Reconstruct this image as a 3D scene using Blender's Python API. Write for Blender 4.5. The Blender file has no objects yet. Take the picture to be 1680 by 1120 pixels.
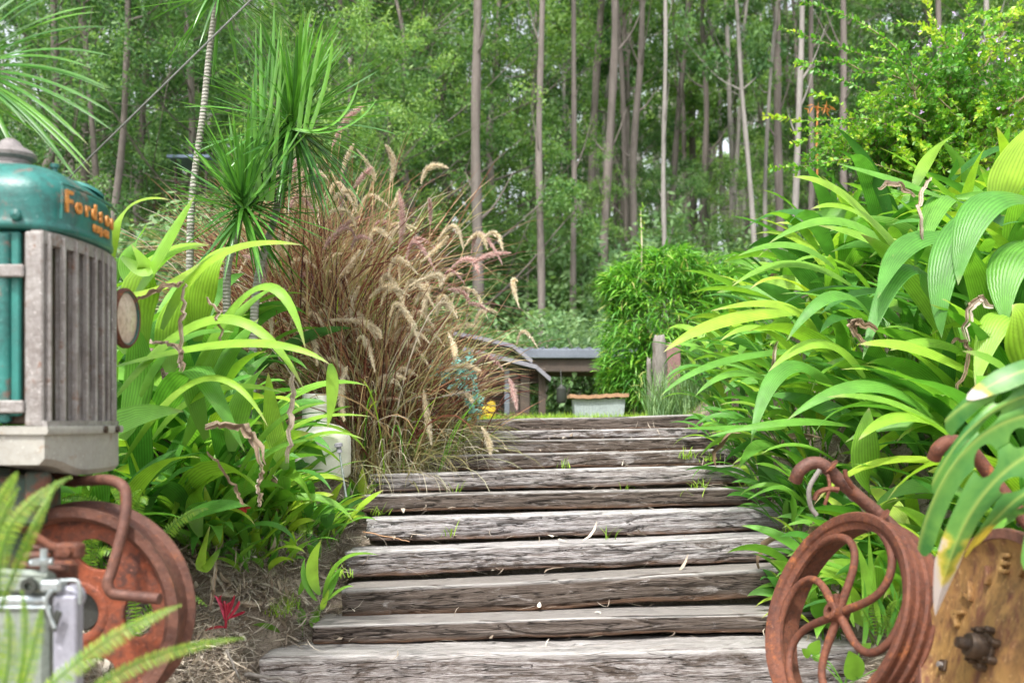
import bpy, math, random
import numpy as np
from mathutils import Vector, Matrix, noise

R = random.Random(11)
rng = np.random.default_rng(11)
PI = math.pi
F, HY, CZ = 1700.0, 690.0, 1.25          # focal length and horizon row in 1680-wide pixels, eye height
sc = bpy.context.scene
COL = sc.collection

def P(px, py, d):
    return np.array([(px-840)/F*d, d, CZ+(HY-py)/F*d])

# ------------------------------------------------------------------ materials
class NT:
    def __init__(s, name):
        s.m = bpy.data.materials.new(name); s.m.use_nodes = True
        s.t = s.m.node_tree; s.t.nodes.clear()
        s.out = s.n('ShaderNodeOutputMaterial')
    def n(s, k, **kw):
        nd = s.t.nodes.new(k)
        for a, b in kw.items(): setattr(nd, a, b)
        return nd
    def l(s, a, b): s.t.links.new(a, b)
    def coord(s, scale=(1,1,1), kind='Object', rand=False):
        tc = s.n('ShaderNodeTexCoord'); mp = s.n('ShaderNodeMapping')
        mp.inputs['Scale'].default_value = scale
        s.l(tc.outputs[kind], mp.inputs['Vector'])
        if rand:
            oi = s.n('ShaderNodeObjectInfo'); mu = s.n('ShaderNodeMath', operation='MULTIPLY'); mu.inputs[1].default_value = 37.0
            s.l(oi.outputs['Random'], mu.inputs[0]); s.l(mu.outputs[0], mp.inputs['Location'])
        return mp.outputs['Vector']
    def noise(s, vec, scale=5, detail=5, rough=.6, dist=0):
        nd = s.n('ShaderNodeTexNoise'); nd.inputs['Scale'].default_value = scale
        nd.inputs['Detail'].default_value = detail; nd.inputs['Roughness'].default_value = rough
        nd.inputs['Distortion'].default_value = dist
        if vec is not None: s.l(vec, nd.inputs['Vector'])
        return nd.outputs['Fac']
    def ramp(s, fac, stops, interp='LINEAR'):
        r = s.n('ShaderNodeValToRGB'); r.color_ramp.interpolation = interp
        e = r.color_ramp.elements
        while len(e) < len(stops): e.new(.5)
        for i, (p, c) in enumerate(stops):
            e[i].position = p
            e[i].color = (c, c, c, 1) if isinstance(c, (int, float)) else (*c, 1)
        s.l(fac, r.inputs['Fac']); return r.outputs['Color']
    def mix(s, fac, a, b, mode='MIX'):
        m = s.n('ShaderNodeMix', data_type='RGBA', blend_type=mode)
        for v, i in ((fac, 0), (a, 6), (b, 7)):
            if isinstance(v, (int, float)): m.inputs[i].default_value = v if i == 0 else (v, v, v, 1)
            elif isinstance(v, tuple): m.inputs[i].default_value = (*v, 1)
            else: s.l(v, m.inputs[i])
        return m.outputs[2]
    def math(s, op, a, b=None):
        m = s.n('ShaderNodeMath', operation=op)
        for v, i in ((a, 0), (b, 1)):
            if v is None: continue
            if isinstance(v, (int, float)): m.inputs[i].default_value = v
            else: s.l(v, m.inputs[i])
        return m.outputs[0]
    def attr(s, name):
        a = s.n('ShaderNodeAttribute'); a.attribute_name = name; return a.outputs['Fac']
    def bsdf(s, col, rough=.6, metal=0, bump=None, bstr=.3, bdist=.01, spec=.5, trans=0, tcol=None):
        p = s.n('ShaderNodeBsdfPrincipled')
        if isinstance(col, tuple): p.inputs['Base Color'].default_value = (*col, 1)
        else: s.l(col, p.inputs['Base Color'])
        if isinstance(rough, (int, float)): p.inputs['Roughness'].default_value = rough
        else: s.l(rough, p.inputs['Roughness'])
        if isinstance(metal, (int, float)): p.inputs['Metallic'].default_value = metal
        else: s.l(metal, p.inputs['Metallic'])
        p.inputs['Specular IOR Level'].default_value = spec
        if bump is not None:
            b = s.n('ShaderNodeBump'); b.inputs['Strength'].default_value = bstr; b.inputs['Distance'].default_value = bdist
            s.l(bump, b.inputs['Height']); s.l(b.outputs['Normal'], p.inputs['Normal'])
        o = p.outputs[0]
        if trans:
            t = s.n('ShaderNodeBsdfTranslucent'); src = tcol if tcol is not None else col
            if isinstance(src, tuple): t.inputs['Color'].default_value = (*src, 1)
            else: s.l(src, t.inputs['Color'])
            mx = s.n('ShaderNodeMixShader'); mx.inputs[0].default_value = trans
            s.l(o, mx.inputs[1]); s.l(t.outputs[0], mx.inputs[2]); o = mx.outputs[0]
        s.l(o, s.out.inputs['Surface'])
        return s.m

def leafmat(name, stops, rough=.42, trans=.38, pleats=0, vein=False, tip=None, spec=.5, obj_var=.0, base=None, tipstart=.9, hues=None):
    t = NT(name); rnd = t.attr('rnd'); vv = t.attr('lv'); uu = t.attr('lu')
    c = t.ramp(rnd, stops)
    nz = t.noise(t.coord((1,1,1)), 9, 3, .6)
    c = t.mix(.55, c, t.ramp(nz, [(.3, .55), (.7, 1.3)]), 'MULTIPLY')
    bump = None
    if pleats:
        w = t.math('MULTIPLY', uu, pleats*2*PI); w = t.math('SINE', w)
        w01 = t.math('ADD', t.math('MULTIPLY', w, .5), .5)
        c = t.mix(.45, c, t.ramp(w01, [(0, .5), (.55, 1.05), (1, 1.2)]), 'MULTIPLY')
        sc_ = t.noise(t.coord((1,1,1)), 55, 4, .7); c = t.mix(t.ramp(sc_, [(.66, 0), (.74, .6)]), c, (.45,.36,.16))
        bump = w
    if vein:
        d = t.math('ABSOLUTE', t.math('SUBTRACT', uu, .5))
        c = t.mix(t.ramp(d, [(0, .8), (.05, 0)]), c, (.5, .6, .2))
    if base:
        c = t.mix(t.ramp(vv, [(0, 1), (.3, 0)]), c, base)
    if tip:
        f = t.math('ADD', t.math('ADD', vv, t.math('MULTIPLY', rnd, .1)), t.math('MULTIPLY', nz, .1))
        c = t.mix(t.ramp(t.math('MULTIPLY', f, .5), [(tipstart/2, 0), (tipstart/2+.05, 1)]), c, tip)
    if obj_var:
        oi = t.n('ShaderNodeObjectInfo')
        c = t.mix(obj_var, c, t.ramp(oi.outputs['Random'], [(0, .35), (.5, .9), (1, 1.5)]), 'MULTIPLY')
    if hues:
        oi2 = t.n('ShaderNodeObjectInfo')
        c = t.mix(.8, c, t.ramp(oi2.outputs['Random'], hues), 'MULTIPLY')
    tc = c if name in ('plume','pink_plume','straw','dead_leaf','grass_blade','teal_petal','red_leaf','orange_leaf') else t.mix(1.0, c, (1.22, 1.22, .6), 'MULTIPLY')
    return t.bsdf(c, rough, 0, bump, .22, .004, spec, trans, tc)

def paintmat(name, base, alt, rust, amt=.55, scale=6, rough=.5, metal=0, bstr=.25, dirt=(.03,.025,.02), fine=60, dirtamt=.45, spec=.5, streak=(1,1,1)):
    t = NT(name); co = t.coord(streak)
    a = t.noise(co, scale, 6, .65, .4); b = t.noise(co, scale*2.7, 8, .7); f = t.noise(co, fine, 4, .7)
    c = t.mix(t.ramp(a, [(.35, 0), (.65, 1)]), base, alt)
    c = t.mix(t.ramp(b, [(amt, 0), (amt+.12, 1)]), c, rust)
    c = t.mix(t.math('MULTIPLY', t.ramp(f, [(.45, 0), (.75, 1)]), dirtamt), c, dirt)
    sp = t.noise(co, fine*2.2, 2, .5)
    c = t.mix(t.ramp(sp, [(.66, 0), (.72, .5)]), c, tuple(min(1, x*1.6+.08) for x in base))
    h = t.math('ADD', f, t.math('MULTIPLY', b, 2))
    return t.bsdf(c, t.ramp(b, [(.3, rough*.8), (.8, min(1, rough*1.5))]), metal, h, bstr, .004, spec)

M = {}
M['palm_leaf'] = leafmat('palm_leaf', [(0, (.05,.18,.035)), (.35, (.11,.33,.05)), (.65, (.20,.45,.055)), (.85, (.32,.55,.055)), (1, (.43,.62,.06))], .40, .42, 10, False, (.42,.34,.2), base=(.12,.26,.03), tipstart=1.045, spec=.45)
M['dead_leaf'] = leafmat('dead_leaf', [(0, (.20,.13,.07)), (.5, (.36,.27,.19)), (1, (.52,.44,.36))], .8, .25, 7)
M['dracaena_leaf'] = leafmat('dracaena_leaf', [(0, (.04,.13,.03)), (.5, (.09,.27,.045)), (1, (.17,.42,.05))], .25, .3, 0, False, (.3,.25,.1), tipstart=1.06, spec=.8)
M['yucca_leaf'] = leafmat('yucca_leaf', [(0, (.03,.12,.025)), (.6, (.07,.23,.035)), (1, (.15,.36,.045))], .28, .3, 0, True, (.35,.25,.1), tipstart=1.07, spec=.8)
M['grass_blade'] = leafmat('grass_blade', [(0, (.06,.018,.018)), (.22, (.20,.06,.042)), (.38, (.36,.17,.09)), (.55, (.58,.44,.24)), (.8,(.28,.34,.1)), (1, (.84,.74,.62))], .5, .35, base=(.36,.29,.13))
M['plume'] = leafmat('plume', [(0, (.62,.5,.34)), (.6, (.82,.73,.54)), (1, (.93,.88,.75))], .8, .35)
M['pink_plume'] = leafmat('pink_plume', [(0, (.45,.24,.24)), (.5, (.68,.47,.43)), (1, (.88,.76,.7))], .8, .35)
M['lawn'] = leafmat('lawn', [(0, (.16,.34,.03)), (1, (.42,.62,.07))], .5, .4)
M['hedge_leaf'] = leafmat('hedge_leaf', [(0, (.07,.24,.04)), (.5, (.16,.42,.06)), (.93, (.30,.58,.08)), (1, (.5,.45,.18))], .4, .4)
M['shrub_leaf'] = leafmat('shrub_leaf', [(0, (.08,.26,.04)), (.5, (.18,.44,.05)), (.8, (.36,.6,.05)), (1, (.56,.7,.08))], .38, .42)
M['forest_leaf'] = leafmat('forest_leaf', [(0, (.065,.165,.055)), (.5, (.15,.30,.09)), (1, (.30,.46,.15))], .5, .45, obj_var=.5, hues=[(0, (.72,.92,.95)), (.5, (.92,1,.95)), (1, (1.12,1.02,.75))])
M['under_leaf'] = leafmat('under_leaf', [(0, (.08,.18,.07)), (.5, (.15,.28,.11)), (1, (.24,.38,.15))], .55, .35, obj_var=.5)
M['fern_leaf'] = leafmat('fern_leaf', [(0, (.10,.24,.03)), (.6, (.20,.37,.035)), (1, (.34,.45,.05))], .45, .42)
M['far_leaf'] = leafmat('far_leaf', [(0, (.16,.28,.10)), (.5, (.26,.42,.13)), (1, (.42,.56,.2))], .6, .4)
M['red_leaf'] = leafmat('red_leaf', [(0, (.25,.01,.03)), (.8, (.45,.03,.06)), (1, (.55,.05,.12))], .35, .3)
M['orange_leaf'] = leafmat('orange_leaf', [(0, (.5,.17,.04)), (1, (.7,.32,.08))], .5, .4)
M['teal_petal'] = leafmat('teal_petal', [(0, (.12,.45,.38)), (1, (.45,.75,.68))], .5, .3)
M['straw'] = leafmat('straw', [(0, (.20,.15,.11)), (.4, (.45,.37,.29)), (1, (.74,.67,.57))], .8, .15)
M['stem'] = leafmat('stem', [(0, (.12,.2,.04)), (1, (.3,.28,.14))], .6, 0)

def barkmat(name, a, b, c, ring=0):
    t = NT(name); co = t.coord((1,1,.25 if not ring else 1), rand=True)
    n1 = t.noise(co, 3, 6, .7); n2 = t.noise(co, 25, 5, .7)
    col = t.mix(t.ramp(n1, [(.35, 0), (.62, 1)]), a, b)
    col = t.mix(t.ramp(n2, [(.5, 0), (.7, .8)]), col, c)
    h = n2
    if ring:
        tc = t.n('ShaderNodeTexCoord'); sx = t.n('ShaderNodeSeparateXYZ'); t.l(tc.outputs['Object'], sx.inputs[0])
        w = t.math('SINE', t.math('MULTIPLY', t.math('ADD', sx.outputs['Z'], t.math('MULTIPLY', n1, .03)), ring))
        col = t.mix(t.ramp(w, [(.5, 0), (.9, .25)]), col, c); h = t.math('SUBTRACT', n2, t.math('MULTIPLY', w, .25))
    return t.bsdf(col, .85, 0, h, .5, .02)
M['bark'] = barkmat('bark', (.13,.11,.098), (.22,.19,.172), (.10,.075,.065))
M['pale_bark'] = barkmat('pale_bark', (.20,.185,.172), (.30,.28,.26), (.14,.11,.095))
M['ringed_bark'] = barkmat('ringed_bark', (.24,.235,.2), (.36,.35,.31), (.13,.115,.09), 330)
M['twig'] = barkmat('twig', (.18,.14,.08), (.3,.26,.14), (.1,.07,.05))

def woodmat():
    t = NT('weathered_sleeper')
    fib = t.noise(t.coord((2.4, 40, 40), rand=True), 2.0, 9, .74, .12)
    fin = t.noise(t.coord((11, 130, 130), rand=True), 2, 6, .7)
    pat = t.noise(t.coord((1.6, 6, 6), rand=True), 2.6, 10, .78, .8)
    pt2 = t.noise(t.coord((6, 18, 18), rand=True), 2.6, 8, .78, .4)
    oi = t.n('ShaderNodeObjectInfo')
    c = t.ramp(fib, [(.3, (.10,.08,.068)), (.43, (.33,.30,.29)), (.56, (.54,.525,.53)), (.72, (.72,.71,.74))])
    c = t.mix(t.ramp(fin, [(.38, .6), (.56, 0)]), c, (.13,.105,.09))
    crk = t.noise(t.coord((1.0, 15, 15), rand=True), 2.2, 3, .5, .25); ck = t.ramp(t.math('ABSOLUTE', t.math('SUBTRACT', crk, .5)), [(.0, .9), (.010, .6), (.022, 0)])
    crk2 = t.noise(t.coord((2.6, 34, 34), rand=True), 2.6, 3, .5, .3); ck2 = t.ramp(t.math('ABSOLUTE', t.math('SUBTRACT', crk2, .5)), [(.0, .5), (.022, 0)])
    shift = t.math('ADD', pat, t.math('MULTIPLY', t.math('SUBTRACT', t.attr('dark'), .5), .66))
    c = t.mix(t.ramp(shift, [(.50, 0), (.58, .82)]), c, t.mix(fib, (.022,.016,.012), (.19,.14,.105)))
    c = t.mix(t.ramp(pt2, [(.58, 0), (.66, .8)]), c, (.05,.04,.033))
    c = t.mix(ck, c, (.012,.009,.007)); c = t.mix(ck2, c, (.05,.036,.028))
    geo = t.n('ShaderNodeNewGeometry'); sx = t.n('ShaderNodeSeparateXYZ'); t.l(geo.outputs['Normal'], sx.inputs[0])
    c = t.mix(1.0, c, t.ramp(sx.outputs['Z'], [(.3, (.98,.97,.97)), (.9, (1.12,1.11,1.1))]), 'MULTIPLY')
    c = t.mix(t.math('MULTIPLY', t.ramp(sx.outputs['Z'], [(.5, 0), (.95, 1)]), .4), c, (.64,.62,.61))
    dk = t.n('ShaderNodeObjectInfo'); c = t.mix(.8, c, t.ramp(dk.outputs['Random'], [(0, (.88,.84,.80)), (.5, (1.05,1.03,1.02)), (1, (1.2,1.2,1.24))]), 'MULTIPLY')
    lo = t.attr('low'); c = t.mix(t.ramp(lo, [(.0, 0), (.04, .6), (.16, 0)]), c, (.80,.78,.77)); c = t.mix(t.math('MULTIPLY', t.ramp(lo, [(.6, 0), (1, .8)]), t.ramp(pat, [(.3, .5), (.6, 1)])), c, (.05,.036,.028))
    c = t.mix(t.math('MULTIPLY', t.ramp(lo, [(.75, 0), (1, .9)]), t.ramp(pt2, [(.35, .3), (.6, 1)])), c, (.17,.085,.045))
    h = t.math('SUBTRACT', t.math('ADD', t.math('MULTIPLY', fib, 2.2), fin), t.math('MULTIPLY', ck, 1.2))
    return t.bsdf(c, .85, 0, h, .9, .012, .25)
M['wood'] = woodmat()

def groundmat():
    t = NT('earth'); co = t.coord()
    a = t.noise(co, 1.3, 6, .7); b = t.noise(co, 22, 7, .75); g = t.noise(co, 90, 4, .7)
    c = t.mix(t.ramp(a, [(.4, 0), (.6, 1)]), (.27,.22,.17), (.38,.32,.26))
    c = t.mix(t.ramp(b, [(.5, 0), (.66, .9)]), c, (.42,.35,.27))
    c = t.mix(t.ramp(g, [(.5, 0), (.7, .8)]), c, (.06,.045,.03))
    sx = t.n('ShaderNodeSeparateXYZ'); t.l(co, sx.inputs[0])
    c = t.mix(t.ramp(t.math('MULTIPLY', sx.outputs['Y'], .01), [(.083, 0), (.09, 1)]), c, t.mix(b, (.07,.13,.03), (.2,.2,.09)))
    return t.bsdf(c, .95, 0, t.math('ADD', b, g), .6, .03, .2)
M['ground'] = groundmat()
M['rust'] = paintmat('rust', (.10,.032,.018), (.175,.06,.03), (.33,.11,.035), .56, 7, .7, .15, .8, (.04,.02,.016), 55, .8)
M['pink_rust'] = paintmat('pink_rust', (.10,.042,.03), (.18,.078,.052), (.28,.095,.035), .58, 8, .55, .2, .7, (.045,.025,.02), 55, .75)
M['orange_rust'] = paintmat('orange_rust', (.27,.06,.02), (.13,.045,.026), (.09,.035,.025), .5, 6, .65, .1, .6, (.04,.02,.016), 55, .7)
M['ochre_rust'] = paintmat('ochre_rust', (.30,.185,.06), (.25,.13,.045), (.15,.06,.03), .50, 5, .55, .15, .8, (.05,.025,.015), 45, .75, streak=(1,1,.5))
M['green_paint'] = paintmat('green_paint', (.009,.10,.088), (.02,.18,.155), (.24,.09,.065), .57, 3.6, .34, 0, .4, (.01,.04,.035), 32, .8, .6)
M['green_dark'] = paintmat('green_dark', (.016,.125,.11), (.025,.2,.17), (.10,.06,.05), .62, 3, .42, 0, .08, (.02,.05,.045), 50, .3)
M['grille_metal'] = paintmat('grille_metal', (.36,.345,.33), (.22,.20,.19), (.20,.10,.06), .57, 9, .5, .35, .6, (.10,.07,.055), 60, .55, streak=(1,1,.8))
M['cast_alu'] = paintmat('cast_alu', (.38,.37,.33), (.29,.285,.26), (.24,.16,.09), .6, 5, .6, .1, .15, (.2,.17,.13), 60, .4)
M['dark_metal'] = paintmat('dark_metal', (.03,.03,.026), (.05,.06,.05), (.1,.06,.04), .6, 5, .6, .2, .3)
M['engine_green'] = paintmat('engine_green', (.03,.06,.045), (.05,.045,.03), (.12,.05,.03), .5, 6, .7, .1, .3)
M['grease'] = paintmat('grease', (.035,.025,.02), (.09,.055,.03), (.2,.09,.04), .6, 14, .4, .3, .5, fine=90)
M['orange_letter'] = paintmat('orange_letter', (.66,.28,.06), (.55,.22,.05), (.3,.1,.03), .66, 20, .5, 0, .1)
M['grey_cap'] = paintmat('grey_cap', (.20,.185,.18), (.27,.245,.24), (.12,.08,.06), .6, 12, .5, .5, .2)
M['lens'] = paintmat('lens', (.66,.56,.47), (.5,.38,.3), (.38,.24,.18), .62, 8, .18, .0, .05)
M['box_green'] = paintmat('box_green', (.20,.24,.21), (.27,.30,.26), (.2,.15,.1), .64, 6, .5, .2, .12)
M['box_lilac'] = paintmat('box_lilac', (.34,.34,.40), (.28,.28,.33), (.25,.2,.15), .7, 5, .5, .2, .08, dirtamt=.2)
M['zinc'] = paintmat('zinc', (.5,.53,.53), (.36,.42,.44), (.2,.15,.12), .66, 10, .35, .7, .15)
M['white_plastic'] = paintmat('white_plastic', (.78,.77,.70), (.68,.68,.58), (.5,.45,.34), .68, 4, .5, 0, .06, (.4,.38,.3), 60, .25)
M['yellow_paint'] = paintmat('yellow_paint', (.85,.6,.02), (.8,.5,.02), (.5,.3,.05), .7, 4, .4)
M['roof_grey'] = paintmat('roof_grey', (.15,.17,.21), (.2,.225,.27), (.2,.17,.15), .66, 3, .45, .3, .05)
M['pale_trim'] = paintmat('pale_trim', (.27,.265,.30), (.2,.195,.23), (.4,.3,.25), .66, 6, .5)
M['dark_timber'] = paintmat('dark_timber', (.055,.042,.035), (.09,.065,.05), (.15,.09,.06), .6, 6, .85)
M['fibro'] = paintmat('fibro', (.33,.38,.38), (.27,.32,.33), (.25,.22,.17), .66, 3, .7, streak=(1,1,.4))
M['slab_wood'] = paintmat('slab_wood', (.36,.2,.11), (.45,.27,.16), (.2,.11,.06), .6, 4, .8)
M['grey_wood'] = paintmat('grey_wood', (.23,.21,.19), (.16,.14,.12), (.12,.1,.08), .55, 8, .9, 0, .5, streak=(1,1,.2))
M['pink_panel'] = paintmat('pink_panel', (.26,.14,.135), (.22,.12,.115), (.25,.15,.12), .66, 4, .8)
M['blue_panel'] = paintmat('blue_panel', (.12,.17,.26), (.2,.25,.33), (.3,.3,.3), .66, 3, .4)
M['white_roof'] = paintmat('white_roof', (.42,.44,.46), (.33,.35,.37), (.4,.38,.35), .68, 3, .5)
M['stone'] = paintmat('stone', (.36,.28,.2), (.45,.38,.3), (.2,.13,.08), .6, 12, .9, 0, .5)
M['cable'] = paintmat('cable', (.12,.13,.12), (.2,.21,.2), (.1,.07,.05), .66, 30, .5, .4)
M['red_paint'] = paintmat('red_paint', (.5,.03,.03), (.4,.03,.03), (.3,.02,.02), .7, 30, .4)

def monstera_mat():
    t = NT('monstera_leaf'); uu = t.attr('lu'); vv = t.attr('lv'); rnd = t.attr('rnd')
    n = t.noise(t.coord(), 6, 5, .6, .5)
    c = t.mix(t.ramp(n, [(.35, 0), (.65, 1)]), (.035,.17,.035), (.15,.34,.06))
    d = t.math('ABSOLUTE', t.math('SUBTRACT', uu, .5))
    c = t.mix(t.ramp(d, [(.0, .8), (.02, .35), (.10, 0)]), c, (.42,.52,.12))
    f = t.math('MULTIPLY', t.math('ADD', vv, t.math('MULTIPLY', n, .35)), .5)
    yl = t.math('MULTIPLY', t.ramp(f, [(.495, 0), (.52, 1)]), t.ramp(rnd, [(.35, 0), (.4, 1)]))
    c = t.mix(yl, c, (.66,.52,.06))
    dd = t.math('MULTIPLY', t.ramp(f, [(.515, 0), (.53, 1)]), t.ramp(rnd, [(.45, 0), (.5, 1)]))
    c = t.mix(dd, c, (.62,.55,.52))
    return t.bsdf(c, .42, 0, n, .25, .012, .5, .3, c)
M['monstera'] = monstera_mat()

# ------------------------------------------------------------------ mesh building
class MB:
    def __init__(s): s.v=[]; s.q=[]; s.t=[]; s.n=0; s.att={'rnd':[], 'lu':[], 'lv':[]}; s.ng=[]
    def add(s, v, q=None, t=None, rnd=.5, lu=None, lv=None, ng=None):
        v = np.asarray(v, float).reshape(-1, 3); k = len(v)
        s.v.append(v)
        if q is not None and len(q): s.q.append(np.asarray(q, int).reshape(-1, 4)+s.n)
        if t is not None and len(t): s.t.append(np.asarray(t, int).reshape(-1, 3)+s.n)
        if ng:
            for f in ng: s.ng.append([i+s.n for i in f])
        for a, x in (('rnd', rnd), ('lu', lu), ('lv', lv)):
            if x is None: x = .5
            s.att[a].append(np.broadcast_to(np.asarray(x, float).reshape(-1), (k,)) if np.ndim(x) else np.full(k, float(x)))
        s.n += k
        return s
    def mesh(s, name, smooth=True, extra=None):
        me = bpy.data.meshes.new(name)
        v = np.concatenate(s.v); q = np.concatenate(s.q) if s.q else np.zeros((0,4), int)
        t = np.concatenate(s.t) if s.t else np.zeros((0,3), int)
        idx = np.concatenate([q.ravel(), t.ravel()] + [np.array(f) for f in s.ng]).astype(np.int32)
        tot = np.concatenate([np.full(len(q), 4), np.full(len(t), 3), np.array([len(f) for f in s.ng], int)]).astype(np.int32)
        st = np.concatenate([[0], np.cumsum(tot)[:-1]]).astype(np.int32)
        me.vertices.add(len(v)); me.vertices.foreach_set('co', v.astype(np.float32).ravel())
        me.loops.add(len(idx)); me.loops.foreach_set('vertex_index', idx)
        me.polygons.add(len(tot)); me.polygons.foreach_set('loop_start', st); me.polygons.foreach_set('loop_total', tot)
        me.update(calc_edges=True)
        me.polygons.foreach_set('use_smooth', np.full(len(tot), smooth))
        for a, x in s.att.items():
            at = me.attributes.new(a, 'FLOAT', 'POINT'); at.data.foreach_set('value', np.concatenate(x).astype(np.float32))
        return me
    def obj(s, name, mat, parent=None, smooth=True, loc=None):
        me = s.mesh(name, smooth); me.materials.append(M[mat] if isinstance(mat, str) else mat)
        if loc is not None: me.transform(Matrix.Translation(-Vector(loc)))
        return link(name, me, parent, loc)

def link(name, me, parent=None, loc=None):
    o = bpy.data.objects.new(name, me); COL.objects.link(o)
    if loc is not None: o.location = Vector(loc)
    if parent is not None:
        o.parent = parent
        if loc is not None: o.location = Vector(loc)-parent.location if parent.type == 'EMPTY' else Vector(loc)
    return o
def part(name, mb, mat, root, smooth=True):
    """mesh given in world coordinates, parented to a root that only has a location"""
    me = mb.mesh(name, smooth); me.materials.append(M[mat])
    me.transform(Matrix.Translation(-wloc(root)))
    o = bpy.data.objects.new(name, me); COL.objects.link(o); o.parent = root
    return o
def wloc(o):
    v = Vector(o.location)
    while o.parent: o = o.parent; v += Vector(o.location)
    return v
def tag(o, label=None, cat=None, group=None, kind=None):
    if label: o['label'] = label
    if cat: o['category'] = cat
    if group: o['group'] = group
    if kind: o['kind'] = kind
    return o
def empty(name, loc, label, cat, group=None):
    o = bpy.data.objects.new(name, None); COL.objects.link(o); o.location = Vector(loc); o.empty_display_size = .1
    return tag(o, label, cat, group)

def unit(a): return a/np.maximum(np.linalg.norm(a, axis=-1, keepdims=True), 1e-9)
UP = np.array([0,0,1.])

def ribbons(mb, C, S, half, fold=.25, rnd=None):
    """C centre points (N,S,3), S unit side (N,S,3), half width (N,S)"""
    N, K = C.shape[:2]
    T = unit(np.gradient(C, axis=1)); Nn = unit(np.cross(T, S))
    h = half[..., None]
    L = C - S*h + Nn*h*fold; Rr = C + S*h + Nn*h*fold
    V = np.stack([L, C, Rr], 2)
    i = np.arange(N*K*3).reshape(N, K, 3)
    q = np.concatenate([np.stack([i[:, :-1, a], i[:, :-1, a+1], i[:, 1:, a+1], i[:, 1:, a]], -1).reshape(-1, 4) for a in (0, 1)])
    if rnd is None: rnd = rng.random(N)
    r = np.broadcast_to(np.asarray(rnd)[:, None, None], (N, K, 3)).ravel()
    lu = np.broadcast_to(np.array([0, .5, 1.]), (N, K, 3)).ravel()
    lv = np.broadcast_to(np.linspace(0, 1, K)[None, :, None], (N, K, 3)).ravel()
    mb.add(V, q, rnd=r, lu=lu, lv=lv)

def arcs(base, az, el, L, droop, K=9, power=1.4, twist=None, wob=0):
    N = len(az); s = np.linspace(0, 1, K)
    e = el[:, None] - droop[:, None]*s[None]**power
    a = az[:, None] + (wob*rng.normal(size=(N,1))*s[None] if wob else 0)
    D = np.stack([np.cos(e)*np.cos(a), np.cos(e)*np.sin(a), np.sin(e)], -1)
    step = L[:, None, None]/(K-1)
    C = base[:, None, :] + np.concatenate([np.zeros((N,1,3)), np.cumsum((D[:, :-1]+D[:, 1:])/2*step, 1)], 1)
    S = np.stack([-np.sin(a+0*e), np.cos(a+0*e), 0*e], -1)
    if twist is not None:
        Nn = np.cross(D, S); tw = twist[:, None, None]*s[None, :, None]
        S = S*np.cos(tw) + Nn*np.sin(tw)
    return C, unit(S)

def prof_lance(K, pet=.3, pw=.9, petw=.1):
    s = np.linspace(0, 1, K); b = np.clip((s-pet)/(1-pet), 0, 1)
    w = np.sin(PI*b**.8)**pw
    return np.maximum(w, np.where(s < pet+.03, petw, 0)+np.where(s>=1, 0, .02))
def prof_blade(K):
    s = np.linspace(0, 1, K); return np.clip((1-s)**.6*(.75+.5*s), 0, 1)
def prof_straw(K):
    s = np.linspace(0, 1, K); w = .55+.9*np.sin(PI*np.clip(s*1.05, 0, 1)); w[-1] = 0; return w/w.max()

def bez(p0, p1, p2, K):
    s = np.linspace(0, 1, K)[:, None]; return (1-s)**2*p0+2*s*(1-s)*p1+s*s*p2
def dead(mb, pts, width, K=20):
    """a withered, crinkled leaf through three points"""
    p = [P(*a) for a in pts]; C = bez(p[0], 2*p[1]-(p[0]+p[2])/2, p[2], K); o = R.random()*99
    C = C+np.array([[noise.noise(Vector((k*.5, o, a*7.))) for a in range(3)] for k in range(K)])*.018
    T = unit(np.gradient(C, axis=0)); cam = unit(np.array([0,0,CZ])-C); S = unit(np.cross(T, unit(UP*.5+cam*.5))); Nn = np.cross(S, T)
    for q in range(3):
        tw = np.array([1.2*noise.noise(Vector((k*.16, o, q*9.)))+q for k in range(K)])[:, None]; w = np.array([.5+.9*abs(noise.noise(Vector((k*.45, o, q*5.)))) for k in range(K)])*np.sin(PI*np.clip(np.linspace(.04,.99,K), 0, 1))**.5*width*.22
        ribbons(mb, (C+S*(q-1)*width*.12)[None], (S*np.cos(tw)+Nn*np.sin(tw))[None], w[None], .9, np.array([R.random()]))
def hero(mb, pts, width, K=16, rnd=.8, profile=None, fold=.25, upm=.55):
    """one leaf through base / control / tip points given as (px, py, depth)"""
    p = [P(*a) for a in pts]
    C = bez(p[0], 2*p[1]-(p[0]+p[2])/2, p[2], K) if len(p) == 3 else None
    T = unit(np.gradient(C, axis=0)); cam = unit(np.array([0,0,CZ])-C)
    n0 = unit(UP*upm+cam*(1-upm)); S = unit(np.cross(T, n0))
    half = (profile if profile is not None else np.sin(PI*np.clip(np.linspace(0.03, 1, K)**.8, 0, 1))**.8)*width/2
    ribbons(mb, C[None], S[None], half[None], fold, np.array([rnd]))

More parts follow.
